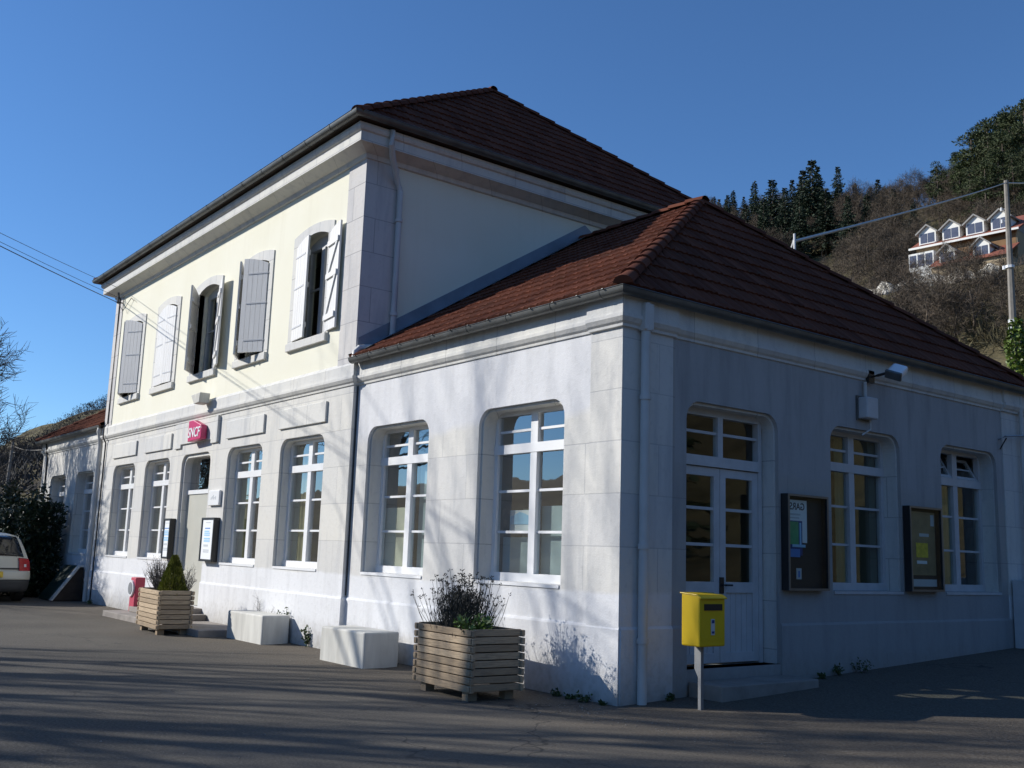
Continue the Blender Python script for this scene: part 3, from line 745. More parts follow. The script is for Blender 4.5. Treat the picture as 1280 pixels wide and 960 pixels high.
def board(x0, x1, label):
    t = empty('timetable_board', label, 'notice board', ((x0 + x1) / 2, YM, 1.08), 0, 'timetable boards beside the front door')
    w = (x1 - x0) / 2; H = .74
    b = MB(); bars(b, lambda a, d, z: (a, d, z), [(-w, -w + .03, 0, H, -.11, -.005), (w - .03, w, 0, H, -.11, -.005), (-w + .03, w - .03, 0, .035, -.11, -.005), (-w + .03, w - .03, H - .03, H, -.11, -.005), (-w + .03, w - .03, .035, H - .03, -.06, -.005)]); b.build('case', 'black', t)
    b = MB(); b.box(-w + .032, w - .032, -.095, -.062, .037, H - .032); sh = b.build('poster', 'paper', t)
    for nm, mt, L in (('print', 'midblue', [(-.12, .10, .55, .575)]), ('print', 'ltblue', [(-.14, .10, .43, .53), (-.14, .12, .33, .41)]), ('print', 'greyprint', [(-.14, .05, .25, .30), (-.14, .10, .15, .21), (-.1, .1, .65, .67)])):
        b = MB()
        for a0, a1, z0, z1 in L:
            n = max(1, int((z1 - z0) / .03))
            for i in range(n):
                zz = z0 + (z1 - z0) * i / n; b.box(a0, a1 - .03 * (i % 3 == 2), -.0975, -.0955, zz, zz + (z1 - z0) / n * .7)
        b.build(nm, mt, sh)
    return t
board(-12.12, -11.78, 'white timetable board in a black case on the left pier of the front door')
board(-10.22, -9.66, 'white timetable board in a black case between the front door and the next window')
t = empty('notice_box', 'small white wall box above the right timetable board by the front door', 'wall box', (-9.92, YM, 2.03))
b = MB(); b.box(-.24, .24, -.05, -.003, 0, .26); b.build('cover', 'white', t, bevel=.01)
b = MB()
for k in range(5): b.box(-.12 + k * .05, -.09 + k * .05, -.0525, -.0505, .10 + .02 * (k % 2), .14 + .02 * (k % 3))
b.build('print', 'greyprint', t)
t = empty('flood_lamp', 'beige wedge-shaped flood lamp on the belt course over the front door', 'lamp', (-10.60, YM, 3.93)); t.scale = (.75, .8, .8)
b = MB(); b.prism([(-.30, .10), (.30, .12), (.26, -.10), (-.05, -.12), (-.13, -.05)], lambda a, d, z: (a, d, z), -.34, -.10); b.build('lamp_housing', 'concrete', t, bevel=.015)
b = MB(); b.tube([(0, -.12, 0), (0, -.03, -.03)], .03, 8); b.build('lamp_arm', 'zinc', t)

t = empty('hydrant_box', 'red hydrant cabinet with round grey dial at the foot of the wall', 'hydrant', (-12.55, -.35, .2))
t.location.z = .102; t.location.x = -12.28; t.location.y = -.50
b = MB(); b.box(-.14, .14, -.09, .09, 0, .62); b.build('cabinet', 'redpaint', t, bevel=.015)
b = MB(); b.tube([(-.04, -.088, .42), (-.04, -.12, .42)], .15, 20); b.build('dial_rim', 'insul', t)
b = MB(); b.tube([(-.04, -.119, .42), (-.04, -.127, .42)], .11, 20); b.build('dial', 'steel', t)

# ------------------------------------------------------------------ planters
def planter(x, y, rz, w, d, h, label, courses=8):
    t = empty('wooden_planter', label, 'planter', (x, y, 0), rz, 'slatted timber planters on the forecourt')
    rnd = random.Random(int(abs(x) * 10)); ch = (h - .085) / courses
    bx = MB()
    for k in range(courses):
        z0 = .085 + k * ch; z1 = z0 + ch * .86; e = .012 if k % 2 else 0
        for y0, y1 in ((-d / 2, -d / 2 + .035), (d / 2 - .035, d / 2)):
            bx.val = rnd.random(); j = rnd.uniform(-.008, .008); bx.box(-w / 2 - .02 + j, w / 2 + .02 + j, y0, y1, z0, z1)
        for x0, x1 in ((-w / 2, -w / 2 + .035), (w / 2 - .035, w / 2)):
            bx.val = rnd.random(); bx.box(x0, x1, -d / 2 + .036, d / 2 - .036, z0 + .008, z1 + .008)
        bx.val = 0; 
    # end blocks showing as dark notched ends of the side boards
    for k in range(courses):
        z0 = .085 + k * ch
        for sx in (-1, 1):
            for sy in (-1, 1):
                bx.val = rnd.random() * .3; xx = sx * (w / 2 + .004); bx.box(min(xx, xx - sx * .05), max(xx, xx - sx * .05), min(sy * (d / 2 + .012), sy * (d / 2 - .02)), max(sy * (d / 2 + .012), sy * (d / 2 - .02)), z0 + .012, z0 + ch * .8)
    bx.build('slatted_box', 'plank', t, attr=True, bevel=.004)
    for sx in (-1, 1):
        for sy in (-1, 1):
            b = MB(); x_ = sx * (w / 2 - .14); y_ = sy * (d / 2 - .09); b.box(x_ - .05, x_ + .05, y_ - .05, y_ + .05, 0, .083); b.build('foot', 'plank', t, attr=True)
    b = MB(); b.box(-w / 2 + .036, w / 2 - .036, -d / 2 + .036, d / 2 - .036, .2, h - .07); b.build('soil', 'soil', t)
    return t
PL1 = (-1.31, -.79, R(-3)); PL2 = (-8.97, -1.13, R(-4))
planter(*PL1, 1.06, .60, .66, 'large grey-brown slatted planter with dry lavender, nearest the building corner')
planter(*PL2, 1.18, .52, .66, 'slatted planter with a small conifer, in front of the station door')

def leaf_quad(b, p, d, l, w, rnd):
    d = Vector(d).normalized(); u = d.cross(Vector((rnd.uniform(-1, 1), rnd.uniform(-1, 1), rnd.uniform(-1, 1))))
    if u.length < 1e-3: u = d.orthogonal()
    u.normalize(); p = Vector(p)
    b.poly(p, p + d * l * .5 + u * w * .5, p + d * l, p + d * l * .5 - u * w * .5)
def rdir(rnd):
    while True:
        v = Vector((rnd.uniform(-1, 1), rnd.uniform(-1, 1), rnd.uniform(-1, 1)))
        if .05 < v.length < 1: return v.normalized()

def lavender(loc, label, spread=(.42, .2), hgt=.46, n=110, seed=1, fam=None):
    rnd = random.Random(seed); t = empty('lavender_bush', label, 'plant', loc, 0, fam)
    b = MB(); h = MB()
    for i in range(n):
        x, y = rnd.gauss(0, .5) * spread[0], rnd.gauss(0, .5) * spread[1]; x = max(-spread[0], min(spread[0], x)); y = max(-spread[1], min(spread[1], y))
        tip = Vector((x * 1.25 + rnd.uniform(-.05, .05), y * 1.25, hgt * rnd.uniform(.55, 1.0) * (1 - .35 * abs(x) / spread[0])))
        mid = Vector((x * 1.05, y, tip.z * .5)); b.tube([(x * .8, y * .8, 0), mid, tip], [.004, .003, .0018], 3, False)
        for q in range(rnd.randint(4, 8)): leaf_quad(h, tip + rdir(rnd) * .012, Vector((rnd.uniform(-1, 1), rnd.uniform(-1, 1), rnd.uniform(.1, 1))), .028, .012, rnd)
    f = MB()
    for i in range(5200):
        x, y = rnd.gauss(0, .36) * spread[0], rnd.gauss(0, .5) * spread[1]
        zz = max(.0, hgt * .62 * (1 - (x / spread[0]) ** 2 * .8) * rnd.random())
        leaf_quad(f, (x, y, zz), (rnd.uniform(-.5, .5), rnd.uniform(-.5, .5), 1), .055, .006, rnd)
    b.build('stems', 'lavender', t, recalc=False); h.build('flower_heads', 'lavender', t, recalc=False); f.build('foliage', 'lavender', t, recalc=False)
    return t
def leafy(loc, label, rad, hgt, n, mat, seed, name='leafy_shrub', ll=.07, lw=.028, cat='plant', stem=True, fam=None):
    rnd = random.Random(seed); t = empty(name, label, cat, loc, 0, fam)
    b = MB(); s = MB()
    for i in range(max(4, n // 30)):
        dx, dy = rnd.uniform(-1, 1) * rad, rnd.uniform(-1, 1) * rad; top = Vector((dx, dy, hgt * rnd.uniform(.6, 1)))
        s.tube([(dx * .2, dy * .2, -.02), Vector((dx * .6, dy * .6, top.z * .6)), top], [.006, .004, .002], 4, False)
        for q in range(30):
            k = rnd.uniform(.25, 1.05); p = Vector((dx * k, dy * k, top.z * k)) + rdir(rnd) * rad * .3
            leaf_quad(b, p, rdir(rnd) + Vector((dx, dy, .3)), ll * rnd.uniform(.6, 1.2), lw * rnd.uniform(.7, 1.2), rnd)
    b.build('foliage', mat, t, recalc=False); s.build('stems', 'drytwig', t, recalc=False)
    return t
lavender((-1.42, -.80, .55), 'dry grey lavender with seed heads filling the large planter', (.42, .22), .66, 190, 1)
leafy((-.98, -.98, .58), 'small bright green leafy shrub at the right end of the large planter', .15, .18, 300, 'shrubleaf', 2)
# dwarf conifer
t = empty('dwarf_conifer', 'small cone-shaped yellow-green conifer in the planter by the door', 'conifer', (-8.62, -1.16, .55))
rnd = random.Random(5); b = MB()
for i in range(3600):
    h = rnd.random() ** 1.3; r = .20 * (1 - h) ** .8 * rnd.uniform(.55, 1.08) + .01; a = rnd.uniform(0, 6.283)
    leaf_quad(b, (r * math.cos(a), r * math.sin(a), .02 + h * .58), (math.cos(a) * .6, math.sin(a) * .6, 1), .06, .018, rnd)
b.build('foliage', 'conifer_dwarf', t, recalc=False)
b = MB(); b.tube([(0, 0, -.05), (0, 0, .5)], [.02, .006], 6); b.build('trunk', 'bark', t)
def twiggy(loc, label, rad, hgt, n, seed, name='bare_shrub', mat='drytwig', cat='shrub', fam=None, r0=.006):
    rnd = random.Random(seed); t = tag(bpy.data.objects.new(name, None), None, None)
    b = MB()
    for i in range(n):
        a = rnd.uniform(0, 6.283); k = rnd.random() ** .5; tip = Vector((rad * k * math.cos(a), rad * k * math.sin(a), hgt * rnd.uniform(.5, 1)))
        p0 = Vector((tip.x * .15, tip.y * .15, -.02)); mid = p0.lerp(tip, .5) + rdir(rnd) * rad * .12
        b.tube([p0, mid, tip], [r0, r0 * .7, r0 * .3], 3, False)
        for q in range(5):
            s = mid.lerp(tip, rnd.random()); b.tube([s, s + (rdir(rnd) + Vector((0, 0, .7))) * hgt * .16], [r0 * .45, r0 * .2], 3, False)
    bpy.data.objects.remove(t)
    o = b.build(name, mat, recalc=False, loc=loc); return tag(o, label, cat, fam)
twiggy((-9.25, -1.10, .55), 'grey leafless shrub behind the dwarf conifer in the door planter', .30, .55, 150, 7, fam='bare shrubs in the door planter')
twiggy((-8.62, -1.0, .55), 'thin bare twigs at the back right of the door planter', .2, .48, 40, 8, fam='bare shrubs in the door planter')
# dead stalks and weeds at the foot of the wall
for i, (x, y, h, lab) in enumerate([(-7.75, -.12, .62, 'tall dead weed stalks rising behind the left concrete bench'), (-7.25, -.12, .45, 'thin dead weed stalks behind the middle of the left concrete bench')]):
    twiggy((x, y, 0), lab, .10, h, 10, 20 + i, 'dead_weed', cat='weed', fam='dead weeds behind the benches', r0=.004)
leafy((-6.75, -.12, .0), 'small dark weed showing over the right end of the left bench', .10, .55, 60, 'weed', 31, 'weed', .05, .025, 'weed', fam='weeds at the wall foot')
leafy((-6.05, -.10, .0), 'leafy weed between the two concrete benches', .10, .28, 60, 'weed', 32, 'weed', .05, .03, 'weed', fam='weeds at the wall foot')
WD = [(-.75, -.10, .10), (-.33, -.12, .13), (-.55, -.09, .07), (-.1, -.1, .06), (.10, .60, .10), (.10, 3.35, .17), (.10, 3.75, .20), (.10, 3.0, .09), (-12.95, -.16, .12), (-16.2, -.2, .14), (-3.3, -.1, .09), (-2.1, -.1, .12)]
LW = ['tiny weed at the wall foot right of the large planter', 'dark weed clump at the wall foot near the building corner', 'low weed between two others by the building corner', 'tiny weed right at the sunlit building corner', 'low weed beside the corner downpipe', 'dark weed clump under the first side window', 'taller weed under the first side window', 'small weed at the shaded wall foot past the side door', 'weed by the left end of the door steps', 'weed at the foot of the far left corner', 'small weed beside the right concrete bench', 'weed hidden behind the large planter']
for i, ((x, y, h), lab) in enumerate(zip(WD, LW)):
    leafy((x, y, ground_z(x, y)), lab, h * .55, h * .6, 60, 'weed', 40 + i, 'weed', .035, .018, 'weed', fam='weeds at the wall foot')
# loose stones on the forecourt by the corner
rnd = random.Random(9); b = MB()
for i in range(420):
    k = rnd.random()
    if k < .55: x, y = rnd.gauss(.3, .7), rnd.gauss(-.35, .25)
    elif k < .8: x, y = rnd.uniform(-6, -1), rnd.uniform(-1.6, -.1)
    else: x, y = rnd.uniform(-8, 4), rnd.uniform(-5, 0)
    if (x < 0 and y > -.05): continue
    s = rnd.uniform(.004, .011); z = ground_z(x, y); q = [Vector((x, y, z + s * .3)) + Vector(v) * s * rnd.uniform(.7, 1.3) for v in ((1, 0, 0), (0, 1, 0), (-1, 0, 0), (0, -1, 0), (0, 0, .8), (0, 0, -.5))]
    i_ = b.pts(q)
    for f in ((0, 1, 4), (1, 2, 4), (2, 3, 4), (3, 0, 4)): b.face(*[i_[j] for j in f])
tag(b.build('gravel', 'gravel', recalc=False), 'loose pale gravel scattered on the asphalt at the foot of the wall', 'gravel', kind='stuff')

# benches
def bench(x0, x1, y0, y1, h, label):
    o = MB(); o.box(x0, x1, y0, y1, 0, h)
    cx, cy = (x0 + x1) / 2, (y0 + y1) / 2
    b = MB(); b.box(x0 - cx, x1 - cx, y0 - cy, y1 - cy, -.02, h)
    tag(b.build('concrete_bench', 'concrete', bevel=.02, loc=(cx, cy, 0)), label, 'bench', 'white concrete block benches')
bench(-4.62, -3.54, -.68, -.20, .41, 'white concrete block bench next to the large planter')
bench(-7.86, -6.62, -.56, -.14, .40, 'white concrete block bench next to the door steps')

# ------------------------------------------------------------------ letter box
t = empty('letter_box', 'yellow letter box on a grey steel post at the shaded side wall', 'letter box', (.62, .475, -.01)); t.scale = (.97, .97, .95)
b = MB(); b.prism([(-.10, .64), (.13, .64), (.13, 1.09), (.10, 1.125), (-.10, 1.14)], lambda a, d, z: (a, d, z), -.19, .17)
b.build('box', 'yellow', t, bevel=.015)
b = MB(); b.prism([(-.115, 1.142), (.10, 1.128), (.15, 1.098), (.15, 1.085), (.10, 1.115), (-.115, 1.13)], lambda a, d, z: (a, d, z), -.197, .177); b.build('rain_hood', 'yellow', t, bevel=.004)
b = MB(); b.box(.1305, .137, -.13, .12, .98, 1.04); b.build('posting_slot', 'black', t)
b = MB(); b.box(.1305, .134, -.16, .14, .70, .73); b.build('seam', 'yellow', t)
b = MB(); b.box(.1305, .135, -.035, .015, .75, .90); lb = b.build('label_plate', 'greyprint', t)
b = MB(); b.box(.1355, .137, -.028, .008, .86, .89); b.build('print', 'navy', lb)
b = MB(); b.box(.1355, .137, -.028, .008, .765, .785); b.build('print', 'navy', lb)
b = MB(); b.prism([(.0, .64), (.0, 0), (-.04, 0), (-.04, .34), (-.085, .42), (-.085, .64)], lambda a, d, z: (a, d, z), -.025, .015); b.build('post', 'steel', t, bevel=.004)
b = MB(); b.box(-.35, .35, -.35, .3, -.05, .012); b.build('footing', 'steps', t, bevel=.02)

# ------------------------------------------------------------------ side poster cases
def case(y0, y1, label, kind):
    t = empty('poster_case', label, 'poster case', (0, (y0 + y1) / 2, 1.08), 0, 'poster cases on the shaded side wall')
    w = (y1 - y0) / 2; H = 1.05; f = lambda a, d, z: (-d, a, z)
    b = MB(); bars(b, f, [(-w, -w + .028, 0, H, -.10, -.004), (w - .028, w, 0, H, -.10, -.004), (-w + .028, w - .028, 0, .028, -.10, -.004), (-w + .028, w - .028, H - .028, H, -.10, -.004)]); b.build('case_body', 'black', t)
    b = MB(); bars(b, f, [(-w - .002, -w + .024, 0, H, -.108, -.1005), (w - .024, w + .002, 0, H, -.108, -.1005), (-w + .024, w - .024, 0, .024, -.108, -.1005), (-w + .024, w - .024, H - .024, H, -.108, -.1005)]); b.build('case_rim', 'alu', t)
    b = MB(); b.box(-w + .028, w - .028, -.03, -.004, .028, H - .028, fn=f); b.build('backing', 'backing', t)
    b = MB(); b.poly(*[f(a, -.092, z) for a, z in [(-w + .028, .028), (w - .028, .028), (w - .028, H - .028), (-w + .028, H - .028)]]); b.build('glass', 'caseglass', t, recalc=False)
    def sheet(nm, mt, a0, a1, z0, z1, k):
        b = MB(); b.box(a0, a1, -.031 - k * .0025, -.0305 - (k - 1) * .0025, z0, z1, fn=f); return b.build(nm, mt, t)
    if kind == 0:
        sheet('poster', 'paper', -w + .05, .06, .52, H - .06, 1)
        sheet('poster_picture', 'navy', -w + .07, -.03, .38, .76, 2); sheet('poster_picture', 'green', -w + .11, -.10, .50, .75, 3); sheet('poster_picture', 'ltblue', -.08, -.05, .5, .74, 3); sheet('poster_picture', 'ltblue', -w + .15, .02, .47, .50, 4)
        sheet('poster_picture', 'midblue', -w + .10, -.08, .36, .45, 4)
        sheet('notice', 'greyprint', -.14, -.05, .12, .24, 1); sheet('notice', 'midblue', -.11, -.08, .14, .21, 2)
        sheet('print', 'greyprint', -w + .12, -.06, .82, .84, 2); sheet('print', 'greyprint', -w + .12, -.08, .785, .80, 2)
        text_mesh('poster_lettering', 'GARS', .11, 'ink', t, Matrix.Translation((.034, -.115, .915)) @ SIDE, .001, mirror=True)
    else:
        sheet('poster', 'brownposter', -w + .11, w - .06, .2, H - .06, 1); sheet('poster_picture', 'yellowprint', -.14, .13, .42, .60, 2); sheet('print', 'greyprint', -.06, .16, .68, .72, 2)
        sheet('print', 'paper', -.13, .10, .34, .38, 2); sheet('notice', 'greyprint', -w + .06, w - .05, .06, .15, 1); sheet('poster_picture', 'greyprint', w - .16, w - .08, .82, .96, 2)
    return t
case(2.44, 3.17, 'glazed poster case with a white and green poster beside the side door', 0)
case(4.86, 5.60, 'glazed poster case with a brown poster between the two side windows', 1)
t = empty('wall_lamp_box', 'small white box with a conduit above the first side window', 'wall box', (0, 4.06, 3.13))
b = MB(); b.box(.01, .14, -.12, .12, 0, .26); b.build('housing', 'dullwhite', t, bevel=.015)
b = MB(); b.box(.003, .02, -.15, .15, -.02, .28); b.build('back_plate', 'zinc', t)
b = MB(); b.tube([(.04, 0, .26), (.04, 0, .46)], .022, 8); b.tube([(.06, .06, 0), (.06, .06, -.12), (.02, -.06, -.2)], .012, 6); b.build('conduit', 'pipe', t)
t = empty('flood_light', 'silver floodlight on a short arm under the side gutter', 'lamp', (.05, 4.28, 3.72))
Mx = Matrix.Translation((.27, .03, .0)) @ Matrix.Scale(.68, 4) @ Matrix.Rotation(R(35), 4, 'X') @ Matrix.Rotation(R(25), 4, 'Y')
b = MB(); b.box(-.14, .14, -.17, .17, -.07, .07, M4=Mx); b.build('lamp_housing', 'signwhite', t, bevel=.03)
b = MB(); b.box(-.15, .15, -.18, -.12, -.08, .08, M4=Mx); b.build('lamp_visor', 'zinc', t, bevel=.01)
b = MB(); b.tube([(.0, -.12, -.06), (.1, -.12, -.05), (.2, -.06, -.02)], .018, 6); b.box(-.02, .02, -.18, -.06, -.13, .02); b.build('lamp_arm', 'black', t)
t = empty('wall_bracket', 'thin grey steel bracket projecting at the far end of the side wall', 'bracket', (0, 7.36, 3.2))
b = MB(); b.tube([(.003, 0, 0), (.10, .02, .04), (.18, .9, .13)], .014, 6); b.build('arm', 'steel', t)
b = MB(); b.tube([(.02, 0, -.14), (.10, .04, .02)], .01, 6); b.build('strut', 'black', t)
t = empty('utility_cabinet', 'pale utility cabinet with a dark framed front at the right edge of the wall', 'cabinet', (.2, 7.98, .32))
b = MB(); b.box(-.16, .15, -.50, .55, 0, .93); b.build('cabinet_body', 'dullwhite', t, bevel=.01)
b = MB(); b.box(.151, .17, -.32, .48, .08, .88); b.build('door_frame', 'dullwhite', t, bevel=.008)
b = MB(); b.box(.171, .18, -.26, .42, .14, .82); b.build('door_panel', 'bumper', t)
t = empty('side_step', 'low stone step below the white double door in the shade', 'step', (.17, 1.66, .06))
b = MB(); b.box(-.15, .28, -.72, .80, -.1, .13); b.build('tread', 'steps', t, bevel=.012)

# cellar hatch
t = empty('cellar_hatch', 'slanted dark green hatch with a flaking white edge against the left wing', 'hatch', (-18.05, -.05, 0))
pr = [(-.62, 0.03), (-.55, 0.03), (-.02, .70), (-.02, .78), (-.10, .78)]
b = MB(); b.prism([(-.62, .02), (-.02, .02), (-.02, .76), (-.10, .76)], lambda a, d, z: (d, a, z), -.65, .60); b.build('hatch_box', 'hatchbrown', t)
b = MB(); b.prism([(-.645, .02), (-.622, .02), (-.102, .765), (-.02, .765), (-.02, .79), (-.115, .79)], lambda a, d, z: (d, a, z), -.66, .42); b.build('hatch_cover', 'hatchgreen', t)
b = MB(); b.prism([(-.66, .02), (-.622, .02), (-.102, .767), (-.02, .767), (-.02, .80), (-.12, .80)], lambda a, d, z: (d, a, z), .43, .62); b.build('hatch_edge', 'hatchwhite', t)

# hedge
rnd = random.Random(12); b = MB()
def hedge_r(x, a): return 1 + .18 * math.sin(x * 2.1 + a * 3) + .12 * math.sin(x * 5.3 - a * 2)
for i in range(30000):
    x = rnd.uniform(-29, -19.2); a = rnd.uniform(0, math.pi); k = rnd.uniform(.72, 1.04) * hedge_r(x, a)
    if x > -20.2: k *= math.sqrt(max(.05, (-19.2 - x) / 1.0)) if rnd.random() < .85 else 1
    p = Vector((x, -.72 - .5 * math.cos(a) * k, max(.02, 2.15 * (math.sin(a) ** .6) * k * rnd.choice((1, 1, 1, rnd.random())))))
    if p.y > -.12: continue
    leaf_quad(b, p, rdir(rnd) + Vector((.2, -.3 * math.cos(a), .5)), rnd.uniform(.10, .18), rnd.uniform(.05, .075), rnd)
for i in range(4500):
    z = rnd.uniform(.05, 2.2); leaf_quad(b, (-19.25 + rnd.uniform(-.25, .2) - .12 * z + .15 * math.sin(z * 4), rnd.uniform(-1.15, -.15), z), rdir(rnd) + Vector((.5, 0, .4)), .13, .05, rnd)
t = empty('laurel_hedge', 'dark evergreen laurel hedge along the left wing behind the car', 'hedge', (0, 0, 0))
b.build('foliage', 'laurel', t, recalc=False)
b = MB()
for i in range(14): x = -28.5 + i * .68; b.tube([(x, -.6, 0), (x + .1, -.65, 1.7)], [.04, .015], 5)
b.build('stems', 'bark', t)

# ------------------------------------------------------------------ car (rear towards the camera, heading -X)
def car(loc, label):
    t = empty('parked_car', label, 'car', loc)
    # profile (x forward = -X), local: rear at x=0, front at x=-3.95
    prof = [(-.10, .22), (0.0, .30), (.02, .48), (.015, .58), (-.03, .66), (-.05, .86), (-.10, 1.0), (-.22, 1.22), (-.34, 1.38), (-.55, 1.455), (-1.1, 1.49), (-1.7, 1.47), (-2.1, 1.38), (-2.7, 1.08), (-2.95, .97), (-3.5, .86), (-3.8, .70), (-3.92, .5), (-3.9, .3), (-3.8, .22)]
    def Wd(z): return .845 if .35 < z < .75 else (.80 + .045 * (z - .2) / .15 if z <= .35 else .845 - (.845 - .60) * ((z - .75) / .74) ** 1.35)
    def P(i, s):
        x, z = prof[i]; k = abs(s) ** 4
        x2 = -1.95 + (x + 1.95) * (1 - .075 * k - .02 * s * s); z2 = z - (.05 * k if z > .9 else 0)
        return Vector((x2, Wd(z) * s, z2))
    S_ = [-1, -.97, -.9, -.75, -.5, -.25, 0, .25, .5, .75, .9, .97, 1]
    b = MB(); G = [b.pts([P(i, s) for s in S_]) for i in range(len(prof))]
    for i in range(len(prof) - 1):
        for j in range(len(S_) - 1): b.face(G[i][j], G[i + 1][j], G[i + 1][j + 1], G[i][j + 1])
    n = len(prof)
    for j in (0, len(S_) - 1):      # sides
        for k in range(n // 2 - 1): b.face(G[k][j], G[k + 1][j], G[n - 2 - k][j], G[n - 1 - k][j])
    for j in range(len(S_) - 1): b.face(G[0][j], G[0][j + 1], G[-1][j + 1], G[-1][j])
    b.build('body', 'carpaint', t, smooth=40)
    def patch(nm, mt, i0, i1, s0, s1, lift=.006, parent=t, f0=0., f1=1., shape=None):
        b = MB(); NU, NV = 6, 10; g = []
        for u in range(NU + 1):
            tt = i0 + (i1 - i0) * u / NU; i = min(int(tt), n - 2); f = tt - i; row = []
            for v in range(NV + 1):
                s = s0 + (s1 - s0) * v / NV
                if shape: s *= shape(u / NU)
                p = P(i, s).lerp(P(i + 1, s), f); q = P(i + 1, s) - P(i, s); nn = q.cross(Vector((0, 1, 0))).normalized()
                if nn.x < 0 and i < 9: nn = -nn
                row.append(b.pts([p + nn * lift])[0])
            g.append(row)
        for u in range(NU):
            for v in range(NV): b.face(g[u][v], g[u + 1][v], g[u + 1][v + 1], g[u][v + 1])
        o = b.build(nm, mt, parent, smooth=True)
        so = o.modifiers.new('solid', 'SOLIDIFY'); so.thickness = .01; so.offset = 1; return o
    patch('rear_window', 'carglass', 5.9, 8.3, -.86, .86)
    patch('windscreen', 'carglass', 11.8, 13.3, -.88, .88)
    patch('bumper', 'bumper', 0.2, 2.0, -.985, .985, .02)
    patch('bumper_upper', 'carpaint', 2.0, 3.9, -.985, .985, .03)
    patch('number_plate', 'plate', 2.45, 3.6, -.31, .31, .045)
    patch('tailgate_seam', 'black', 4.2, 4.35, -.8, .8, .004)
    for s in (-1, 1):
        # side glass
        b = MB()
        z0, z1 = .96, 1.36
        q = [(-.50, .98), (-2.45, .98), (-1.95, 1.36), (-.62, 1.38)]
        b.poly(*[(x, s * (Wd(z) * 1.0 + .012), z) for x, z in q]); o = b.build('side_window', 'carglass', t); so = o.modifiers.new('solid', 'SOLIDIFY'); so.thickness = .02; so.offset = 0
        o = patch('tail_light', 'taillight', 3.75, 5.6, s * .70, s * .985, .016)
        patch('lamp_lens', 'insul', 4.45, 4.75, s * .83, s * .885, .030, parent=o)
        for x in (-.78, -3.25):
            w = MB(); w.tube([(x, s * .66, .31), (x, s * .85, .31)], .31, 22); o = w.build('wheel', 'tyre', t, bevel=.02)
            w = MB(); w.tube([(x, s * .84, .31), (x, s * .86, .31)], .2, 16); w.build('rim', 'alu', o)
    return t
car((-16.95, -2.12, 0), 'cream white hatchback parked with its rear to the viewer by the dark hedge')

# ------------------------------------------------------------------ trees
def bare_tree(seed, H, r0, depth=5, up=.25, ang=(25, 50), kids=(3, 5), trunk_frac=.35, len_f=(.55, .75), limbs=None, n0=8, jit=.12, rmin=.004, haze=0):
    rnd = random.Random(seed); T = MB(); C = MB()
    def grow(p, d, L, r, lev):
        b = T if lev == 0 else C
        ns = 5 if lev < 2 else 3; path = [p]; rs = [r]; q = p.copy(); dd = d.copy()
        for i in range(ns):
            dd = (dd + rdir(rnd) * jit + Vector((0, 0, up * .18))).normalized(); q = q + dd * L / ns; path.append(q); rs.append(r * (1 - .5 * (i + 1) / ns))
        b.tube(path, rs, max(3, n0 - lev * 2), lev == 0)
        if lev >= depth - 1 and haze:
            for h_ in range(haze): leaf_quad(C, path[rnd.randint(1, ns)] + rdir(rnd) * .25, dd + rdir(rnd) * .9, rnd.uniform(.5, 1.1), rnd.uniform(.02, .05), rnd)
        if lev >= depth: return
        k = rnd.randint(*kids) + (2 if lev == 0 else 0) if not (limbs and lev == 0) else limbs
        for i in range(k):
            f = (trunk_frac if lev == 0 else .25) + (1 - (trunk_frac if lev == 0 else .25)) * (i + rnd.random()) / k
            f = min(f, .98); j = min(int(f * ns), ns - 1); s = path[j].lerp(path[j + 1], f * ns - j)
            t = (path[j + 1] - path[j]).normalized(); ax = t.cross(rdir(rnd))
            if ax.length < 1e-3: continue
            nd = Matrix.Rotation(R(rnd.uniform(*ang)), 3, ax.normalized()) @ t
            grow(s, nd, L * rnd.uniform(*len_f) * (1.05 - .35 * f if lev == 0 else 1), max(rmin, rs[j] * rnd.uniform(.45, .65)), lev + 1)
    grow(Vector((0, 0, -.1)), Vector((0, 0, 1)), H * .62, r0, 0)
    return T, C
def tree_thing(T, C, name, label, loc, rz=0, s=1, mt='bark', mc='bark', fam=None):
    t = empty(name, label, 'tree', loc, rz, fam); t.scale = (s, s, s)
    T.build('trunk', mt, t, smooth=True, recalc=False); C.build('crown', mc, t, recalc=False); return t
def place(proto, name, label, loc, rz, s, fam, first):
    t = proto if first else copy_tree(proto)
    t.name = name; t.location = loc; t.rotation_euler = (0, 0, rz); t.scale = (s, s, s * 1.0)
    if name in ('spruce_tree', 'pine_tree'): q = random.Random(int(loc[0] * 7)).uniform(.8, 1.25); t.scale = (s * q, s * q, s)
    t['label'] = label; t['group'] = fam
    return t
# row of bare roadside trees out of frame on the left: they throw the streaks over the forecourt
PRm = [tree_thing(*bare_tree(50 + k, 12.5, .17, 4, .6, (16, 34), (3, 4), .10, (.5, .72), 9), 'roadside_tree', 'x', (0, 0, 0)) for k in range(2)]
ROW = [(-8.6, -14.2, 1.0), (-12.0, -14.3, 1.1), (-12.6, -11.8, 1.1), (-17.2, -15.2, 1.1), (-9.6, -12.6, 1.0), (-6.3, -14.6, .95), (-10.2, -14.0, .95), (-4.6, -15.6, .95)]
for i, (x, y, s) in enumerate(ROW):
    place(PRm[i % 2], 'roadside_tree', 'tall leafless roadside tree across the forecourt, standing outside the picture to the left', (x, y, 0), i * 1.3, s, 'bare roadside trees across the forecourt', i < 2)
T, C = bare_tree(61, 6.6, .11, 5, .35, (22, 45), (4, 6), .25, rmin=.011)
tree_thing(T, C, 'small_bare_tree', 'small leafless tree whose twigs shade the left wing, outside the picture', (-24.0, -3.6, 0), .4, 1)
T, C = bare_tree(62, 10, .2, 6, .15, (28, 55), (3, 5), .3, rmin=.011)
